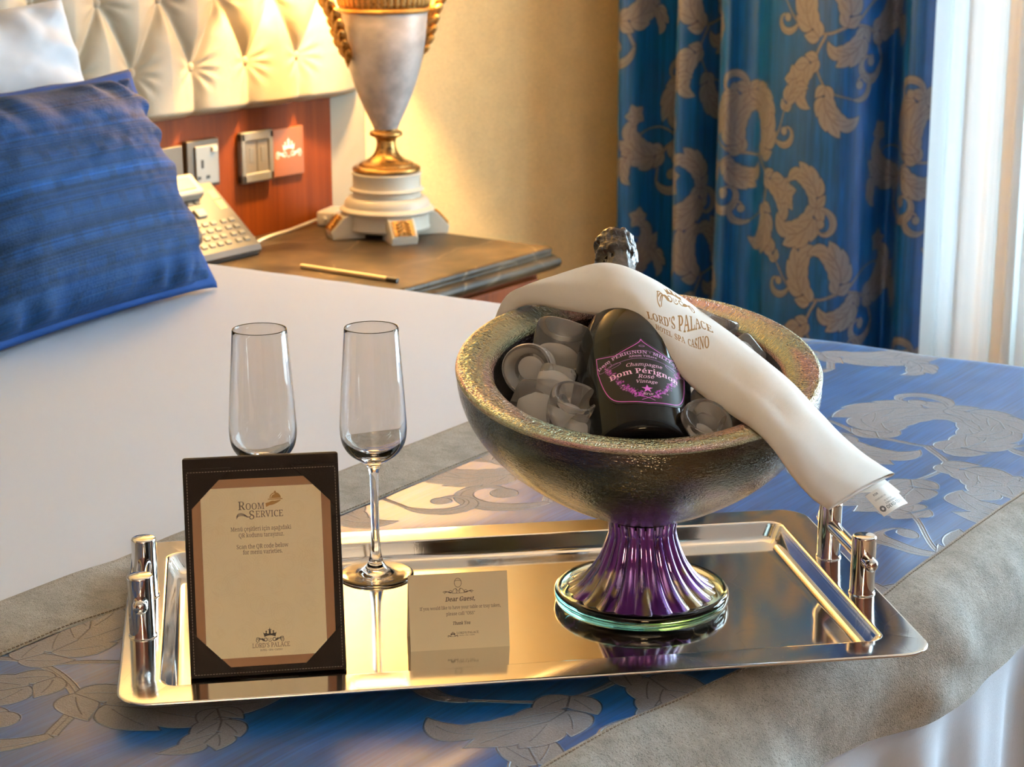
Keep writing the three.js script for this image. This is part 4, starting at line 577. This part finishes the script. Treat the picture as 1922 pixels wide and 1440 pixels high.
// ---------------------------------------------------------------- champagne bottle
{
  const A = V3(0.7384, 0.3899, -0.5501).normalize(), B = V3(1.1748, 0.7553, -0.7012).addScaledVector(A, -0.018);
  const o = thing('champagne_bottle', 'black champagne bottle with a pink shield label lying in the ice bowl', 'bottle', B.toArray());
  const z0 = V3(0, 1.18, 0).sub(B.clone().addScaledVector(A, 0.06)); z0.addScaledVector(A, -z0.dot(A)).normalize(); const x0 = A.clone().cross(z0), t = 0.24, z = z0.clone().multiplyScalar(Math.cos(t)).addScaledVector(x0, Math.sin(t)), x = A.clone().cross(z);
  o.quaternion.setFromRotationMatrix(new THREE.Matrix4().makeBasis(x, A, z));
  const RB = 0.0455, prof = [[0, 0.012], [0.022, 0.006], [0.036, 0.0008], [0.0415, 0.0010], [0.0447, 0.0045], [RB, 0.010], [RB, 0.05], [RB, 0.100], [RB, 0.118], ...smoothProfile([[RB, 0.118], [0.0435, 0.140], [0.0375, 0.165], [0.0280, 0.190], [0.0195, 0.212], [0.0152, 0.232], [0.0140, 0.250], [0.0138, 0.262]], 40).slice(1)];
  part('bottle_glass', lathe([...prof, [0.0145, 0.285], [0, 0.285]], 96), mat({ color: rgb(0.003, 0.003, 0.004), roughness: 0.05, specularIntensity: 0.16 }), o);
  // crumpled foil over cork and neck
  const fr = []; const fp = smoothProfile([[0.0152, 0.205 + 0.03], [0.0150, 0.262], [0.0152, 0.280], [0.0178, 0.2845], [0.0185, 0.2900], [0.0176, 0.2945], [0.0168, 0.300], [0.0182, 0.307], [0.0172, 0.3140], [0.0120, 0.3185], [0.004, 0.3198]], 60);
  for (const [r, y] of fp) { const q = []; for (let i = 0; i < 96; i++) { const a = i / 96 * Math.PI * 2, cr = (fbm(a * 5 + 30, y * 130, 99, 99, 3, 3) - 0.5) * 0.0042 * smooth((y - 0.25) / 0.03) + 0.0004 * Math.abs(Math.sin(a * 9 + y * 160)); q.push([Math.cos(a) * (r + cr), y, Math.sin(a) * (r + cr)]); } fr.push(q); }
  part('foil', ringsGeo(fr, false, true), mat({ color: rgb(0.035, 0.027, 0.024), metalness: 0.55, roughness: 0.2, bumpMap: grain, bumpScale: 0.0003 }), o, 'crumpled black foil over the cork');
  // shield label printed in pink
  const S0 = 0.026, S1 = 0.112, HA = 0.86, N = 1400, c = newCanvas(N, N), g = c.getContext('2d');
  const topv = (u) => { const k = Math.abs(u); return k < 0.56 ? lerp(1, 0.80, Math.pow(k / 0.56, 0.62)) : lerp(0.80, 0.88, Math.pow((k - 0.56) / 0.44, 1.5)); };
  const botv = (u) => { const k = Math.abs(u); return 0.0 + 0.10 * Math.pow(k, 1.2) + 0.50 * Math.pow(k, 6.5); };
  g.fillStyle = '#0c0709'; g.fillRect(0, 0, N, N); const pink = '#e06be0', pale = '#efc3e6'; g.strokeStyle = pink; g.lineWidth = 11; g.lineJoin = 'round';
  const PX = (u) => (u + 1) / 2 * N, PY = (v) => (1 - v) * N, outline = (ins) => { g.beginPath(); for (let i = 0; i <= 80; i++) { const u = -1 + i / 40; g.lineTo(PX(u * (1 - ins)), PY(topv(u) - ins * 1.3)); } for (let i = 80; i >= 0; i--) { const u = -1 + i / 40; g.lineTo(PX(u * (1 - ins)), PY(botv(u) + ins * 1.2)); } g.closePath(); g.stroke(); };
  outline(0.026);
  // wreath of vine leaves, two sprays meeting at the foot
  reseed(11); g.lineWidth = 3;
  for (const m of [-1, 1]) for (let k = 0; k < 150; k++) { const q = rnd(), u = lerp(0.84, 0.10, Math.pow(q, 0.9)) + rr(-0.05, 0.05), v = lerp(0.66, 0.155, Math.sin(q * Math.PI / 2)) + rr(-0.045, 0.045); if (v < botv(u) + 0.06) continue; const X = PX(m * u), Y = PY(v), a = rr(0, 6.28), s = rr(9, 19); g.strokeStyle = rnd() < 0.6 ? '#d65fe0' : '#e8a0ea'; g.fillStyle = 'rgba(196,70,214,0.75)'; g.beginPath(); for (let i = 0; i <= 10; i++) { const b = a + i * 0.6283, r = s * (i % 2 ? 0.45 : 1.2); g.lineTo(X + Math.cos(b) * r, Y + Math.sin(b) * r); } rnd() < 0.55 ? g.fill() : g.stroke(); }
  g.strokeStyle = pink; g.lineWidth = 7; g.beginPath(); g.moveTo(PX(-0.13), PY(0.135)); g.lineTo(PX(0.13), PY(0.075)); g.moveTo(PX(0.13), PY(0.135)); g.lineTo(PX(-0.13), PY(0.075)); g.stroke();
  // banner
  g.fillStyle = '#caa0d8'; g.textAlign = 'center'; g.strokeStyle = '#c48ad8'; g.lineWidth = 5;
  const arcText = (str, px, r, cy, da) => { g.font = `bold ${px}px serif`; const w = [...str].map((ch) => g.measureText(ch).width), tot = w.reduce((p, q) => p + q, 0); let run = -tot / 2; [...str].forEach((ch, i) => { const aa = (run + w[i] / 2) / r * da; g.save(); g.translate(N / 2, cy + r); g.rotate(aa); g.translate(0, -r); g.fillText(ch, 0, 0); g.restore(); run += w[i]; }); };
  arcText('Dom PÉRIGNON · MILLÉSIMÉ', 92, 1500, 350, 1); arcText('Altum Villare', 58, 1500, 415, 1);
  for (const m of [-1, 1]) { g.beginPath(); g.ellipse(N / 2 + m * 560, 500, 105, 62, m * 0.25, 0, 7); g.stroke(); g.beginPath(); g.ellipse(N / 2 + m * 430, 528, 110, 34, m * 0.2, 0, 7); g.stroke(); }
  g.beginPath(); g.arc(N / 2, 450 + 1500, 1500, -Math.PI / 2 - 0.33, -Math.PI / 2 + 0.33); g.stroke(); g.beginPath(); g.arc(N / 2, 285 + 1500, 1500, -Math.PI / 2 - 0.28, -Math.PI / 2 + 0.28); g.stroke(); g.beginPath(); g.ellipse(N / 2, 190, 40, 16, 0, 0, 7); g.stroke();
  g.fillStyle = pale; g.font = 'italic 92px serif'; g.fillText('Champagne', N / 2, 610); g.font = 'italic bold 150px serif'; arcText('Dom Pérignon', 140, 2600, 760, 1); g.font = 'italic 104px serif'; g.fillText('Rosé', N / 2, 860); g.font = 'italic 84px serif'; g.fillText('Vintage', N / 2, 956); g.font = 'italic 66px serif'; g.fillText('Brut', N / 2, 1200);
  g.fillStyle = '#d873dc'; g.beginPath(); for (let i = 0; i < 10; i++) { const a = -Math.PI / 2 + i * Math.PI / 5, r = i % 2 ? 32 : 84; g.lineTo(N / 2 + Math.cos(a) * r, 1075 + Math.sin(a) * r); } g.fill();
  const lab = gridGeo(60, 40, (u, v) => { const q = u * 2 - 1, w = lerp(botv(q), topv(q), v), f = q * HA, s = lerp(S0, S1, w), r = RB + 0.0003; return [Math.sin(f) * r, s, Math.cos(f) * r, u, w]; });
  part('label', lab, mat({ map: canvasTex(c), roughness: 0.4, specularIntensity: 0.3 }), o, 'black shield label with pink print');
}
// ---------------------------------------------------------------- folded white napkin over the bottle neck and bowl
{
  const S = [[1.2850, 0.8150, -0.9020, 1.2640, 0.8120, -0.8950], [1.2876, 0.8337, -0.8902, 1.2683, 0.8318, -0.8865],
    [1.3090, 0.8479, -0.8723, 1.2689, 0.8388, -0.8617], [1.3271, 0.8566, -0.8596, 1.2686, 0.8378, -0.8346], [1.3347, 0.8629, -0.8427, 1.2694, 0.8372, -0.8061], [1.3365, 0.8636, -0.8223, 1.2600, 0.8374, -0.7745], [1.3348, 0.8570, -0.7946, 1.2479, 0.8303, -0.7434], [1.3322, 0.8475, -0.7669, 1.2375, 0.8168, -0.7158], [1.3255, 0.8356, -0.7347, 1.2279, 0.8005, -0.6858], [1.3098, 0.8184, -0.6859, 1.2095, 0.7921, -0.6450], [1.2796, 0.8039, -0.6317, 1.1880, 0.7888, -0.6109], [1.2576, 0.7876, -0.5928, 1.1764, 0.7785, -0.5870], [1.2560, 0.7708, -0.5690, 1.1709, 0.7654, -0.5708], [1.2599, 0.7575, -0.5483, 1.1710, 0.7521, -0.5554], [1.2670, 0.7489, -0.5341, 1.1761, 0.7439, -0.5444]];
  const cr = new THREE.CatmullRomCurve3(S.map((q) => V3(q[0], q[1], q[2]))), cl = new THREE.CatmullRomCurve3(S.map((q) => V3(q[3], q[4], q[5]))), NS = 130, NC = 56;
  const n = thing('napkin', 'folded cream cloth napkin draped over the bottle neck and bowl rim', 'napkin');
  const frame = (t) => { const a = cr.getPoint(t), b = cl.getPoint(t), m = a.clone().add(b).multiplyScalar(0.5), e = Math.min(0.999, t + 0.004), f = Math.max(0, e - 0.008), d = cr.getPoint(e).add(cl.getPoint(e)).sub(cr.getPoint(f)).sub(cl.getPoint(f)).normalize(), w = a.clone().sub(b), up = w.clone().cross(d).normalize(); if (up.y < 0) up.negate(); return { m, w: w.multiplyScalar(0.5), up, d }; };
  const loop = (t, th, sc) => { const { m, w, up } = frame(t), o = []; for (let i = 0; i < NC; i++) { const a = i / NC * Math.PI * 2, c = Math.cos(a), s = Math.sin(a), cc = Math.sign(c) * Math.pow(Math.abs(c), 0.62), y = Math.sign(s) * Math.pow(Math.abs(s), 0.8) * th + 0.006 * (1 - cc * cc) + 0.0012 * (fbm(cc * 3 + 5, t * 16, 99, 99, 4, 3) - 0.5) + 0.0016 * Math.exp(-Math.pow((cc + 0.25) / 0.22, 2)) * Math.sin(t * 7); const p = m.clone().addScaledVector(w, cc * sc).addScaledVector(up, y); o.push([p.x, p.y, p.z]); } return o; };
  const rings = []; for (let j = 0; j <= NS; j++) { const t = j / NS; rings.push(loop(t, 0.0056 - 0.0016 * smooth((t - 0.8) * 5), 1)); } for (let j = 0; j <= 24; j++) rings.push(loop(1 - j / 24 * 0.25, 0.0030, 0.97));
  // cloth with the hotel emblem embroidered in gold (u round the fold, v along it)
  const CW = 1024, CH = 2048, c = newCanvas(CW, CH), g = c.getContext('2d'); g.fillStyle = '#f7f3ec'; g.fillRect(0, 0, CW, CH);
  reseed(8); for (let k = 0; k < 26000; k++) { const v = rnd() < 0.5 ? 255 : 150; g.fillStyle = `rgba(${v},${v * 0.97},${v * 0.9},0.05)`; g.fillRect(rr(0, CW), rr(0, CH), rr(1, 14), 1); }
  g.save(); g.translate(CW * 0.225, CH * (1 - 0.50)); g.rotate(NAP_ROT()); g.scale(NAP_SX(), NAP_SY()); crown(g, 0, -30, 0.95, '#9a6a24'); g.fillStyle = '#9a6a24'; g.textAlign = 'center'; g.font = 'bold 34px serif'; g.fillText("LORD'S PALACE", 0, 44); g.font = 'bold 22px serif'; g.fillText('HOTEL  SPA  CASINO', 6, 72); g.restore();
  const cloth = mat({ map: canvasTex(c), roughness: 0.85, bumpMap: (() => { const q = linenBump.clone(); q.repeat.set(20, 40); q.needsUpdate = true; return q; })(), bumpScale: 0.0002, sheen: 0.3, sheenRoughness: 0.5 });
  part('folded_cloth', ringsGeo(rings, true, false, (u, j) => [u, j <= NS ? j / NS : 0.002]), cloth, n);
  // under layer that peeks out of the end, with the sewn care tag
  const under = mat({ color: rgb(0.80, 0.77, 0.70), roughness: 0.85 });
  const E = frame(0.995), flap = (u, v, len, off, side) => { const p = E.m.clone().addScaledVector(E.w, side(u)).addScaledVector(E.d, v * len - 0.012).addScaledVector(E.up, off + 0.004 * Math.sin(u * 4) - 0.004 * v); return p; };
  part('under_fold', gridGeo(24, 10, (u, v) => { const p = flap(u, v, 0.012 + 0.014 * smooth(u * 1.6 - 0.5), -0.0035, (q) => lerp(-0.55, 0.98, q)); return [p.x, p.y, p.z]; }), under, n);
  const tc = newCanvas(512, 320), tg = tc.getContext('2d'); tg.fillStyle = '#d9d6cf'; tg.fillRect(0, 0, 512, 320); tg.fillStyle = '#1c1b1a'; tg.font = 'bold 60px sans-serif'; tg.fillText('OEKO-TEX®', 120, 270); tg.font = 'bold 34px sans-serif'; tg.fillText('CONFIDENCE', 150, 214); tg.font = '28px sans-serif'; tg.fillText('IN TEXTILES', 160, 176); tg.fillText('STANDARD 100', 60, 120); tg.font = 'bold 40px sans-serif'; tg.fillText('FOR', 90, 62); tg.lineWidth = 9; tg.strokeStyle = '#1c1b1a'; tg.beginPath(); tg.arc(66, 236, 22, 0, 7); tg.stroke(); for (let i = 0; i < 12; i++) { tg.beginPath(); tg.arc(66 + Math.cos(i * 0.5236) * 34, 236 + Math.sin(i * 0.5236) * 34, 8, 0, 7); tg.fill(); }
  part('care_tag', gridGeo(16, 12, (u, v) => { const p = E.m.clone().addScaledVector(E.w, lerp(0.10, 0.86, u)).addScaledVector(E.d, 0.004 + v * 0.021).addScaledVector(E.up, -0.0055 - 0.007 * v + 0.003 * Math.sin(u * 3.1)); return [p.x, p.y, p.z, u, 1 - v]; }), mat({ map: canvasTex(tc), roughness: 0.6 }), n, 'printed white care tag');
}
function NAP_ROT() { return -1.94; } function NAP_SX() { return 1.3; } function NAP_SY() { return 1.3; }
// ---------------------------------------------------------------- ice
{
  const ice = mat({ color: rgb(0.97, 0.97, 0.97), transmission: 0.90, thickness: 0.02, roughness: 0.03, ior: 1.31, side: THREE.FrontSide, bumpMap: grain, bumpScale: 0.0003 });
  const cloud = mat({ color: rgb(0.97, 0.97, 0.97), roughness: 1, transparent: true, opacity: 0.5 });
  const G = 'ice pieces in the bowl';
  const wobble = (g, s, k) => { g = mergeVertices(g.deleteAttribute('normal') && g.deleteAttribute('uv') ? g : g, 1e-5); const p = g.attributes.position; for (let i = 0; i < p.count; i++) { const x = p.getX(i), y = p.getY(i), z = p.getZ(i), n = 1 + k * (fbm(x * 60 + s * 3 + 9, y * 60 + z * 45 + 20, 999, 999, s, 2) - 0.5); p.setXYZ(i, x * n, y * n, z * n); } g.computeVertexNormals(); return g; };
  function piece(pos, kind, r, rot, label, seed) {
    let [x, y, z] = pos; const dx = x - BOWL[0], dz = z - BOWL[2], d = Math.hypot(dx, dz), k = Math.min(1, 0.092 / d); x = BOWL[0] + dx * k; z = BOWL[2] + dz * k;
    const o = thing('ice_cube', label, 'ice', [x, y, z], 0, G); o.rotation.set(...rot);
    let g;
    if (kind === 'cup') g = lathe([[0, -0.85], [0.55, -0.84], [0.82, -0.72], [0.92, -0.45], [0.98, 0.1], [1, 0.55], [0.97, 0.72], [0.90, 0.80], [0.80, 0.74], [0.68, 0.52], [0.50, 0.30], [0.25, 0.16], [0, 0.12]].map(([a, b]) => [a * r, b * r]), 40);
    else g = new RoundedBoxGeometry(1.7 * r, 1.55 * r, 1.6 * r, 6, 0.32 * r);
    part('clear_shell', wobble(g, seed, kind === 'cup' ? 0.10 : 0.14), ice, o);
    part('cloudy_core', wobble(new THREE.SphereGeometry(r * 0.62, 22, 16).scale(1, kind === 'cup' ? 0.55 : 0.8, 1).translate(0, kind === 'cup' ? -0.34 * r : 0, 0), seed + 5, 0.5), cloud, o);
  }
  const L = [
    [[1.2436, 0.8132, -0.8232], 'cup', 0.0225, [0.75, 0.9, -0.95], 'round hollow ice piece highest at the left, beside the dark back of the bowl'],
    [[1.1956, 0.8021, -0.8324], 'cup', 0.0215, [0.3, 0.3, 1.25], 'hollow ice piece lying on its side at the far left of the bowl'],
    [[1.1855, 0.7950, -0.7894], 'cube', 0.0185, [0.3, 0.5, 0.2], 'square clear ice cube in the middle of the left heap'],
    [[1.1648, 0.7861, -0.7606], 'cup', 0.0195, [0.65, -0.95, 0.25], 'round ice piece with its hollow facing the viewer, left of the bottle'],
    [[1.1473, 0.7800, -0.8028], 'cube', 0.0235, [0.2, 0.9, 0.5], 'large cloudy ice block against the left front rim'],
    [[1.1445, 0.7700, -0.7450], 'cube', 0.0165, [0.7, 0.2, 0.4], 'low ice piece squeezed between front rim and bottle base'],
    [[1.2200, 0.7850, -0.8500], 'cube', 0.0200, [0.9, 0.2, 0.8], 'ice piece half hidden behind the left heap'],
    [[1.1980, 0.7770, -0.6620], 'cup', 0.0205, [0.75, -0.8, 0.35], 'round frosted ice piece right of the bottle base'],
    [[1.2350, 0.7760, -0.6760], 'cube', 0.0235, [0.3, 0.6, 0.35], 'big grey ice block under the napkin edge, right of the bottle'],
    [[1.2328, 0.7720, -0.6440], 'cube', 0.0195, [0.1, 0.3, 0.6], 'pale ice cube at the right front rim under the napkin'],
    [[1.3677, 0.8182, -0.7295], 'cup', 0.0200, [0.4, 0.5, -0.4], 'ice piece showing above the napkin near the back rim'],
    [[1.3410, 0.8040, -0.6898], 'cube', 0.0185, [0.8, 0.1, 0.3], 'small sparkling ice piece above the napkin at the right'],
    [[1.2741, 0.7990, -0.7122], 'cube', 0.0175, [0.5, 0.9, 0.1], 'ice piece between bottle shoulder and napkin'],
  ];
  L.forEach((q, i) => piece(...q, i + 2));
}
// ----------------------------------------------------------------
scene.traverse((o) => { if (o.isMesh) { o.castShadow = true; o.receiveShadow = true; } if (o.isLight) { o.castShadow = true; } });
renderer.render(scene, camera);
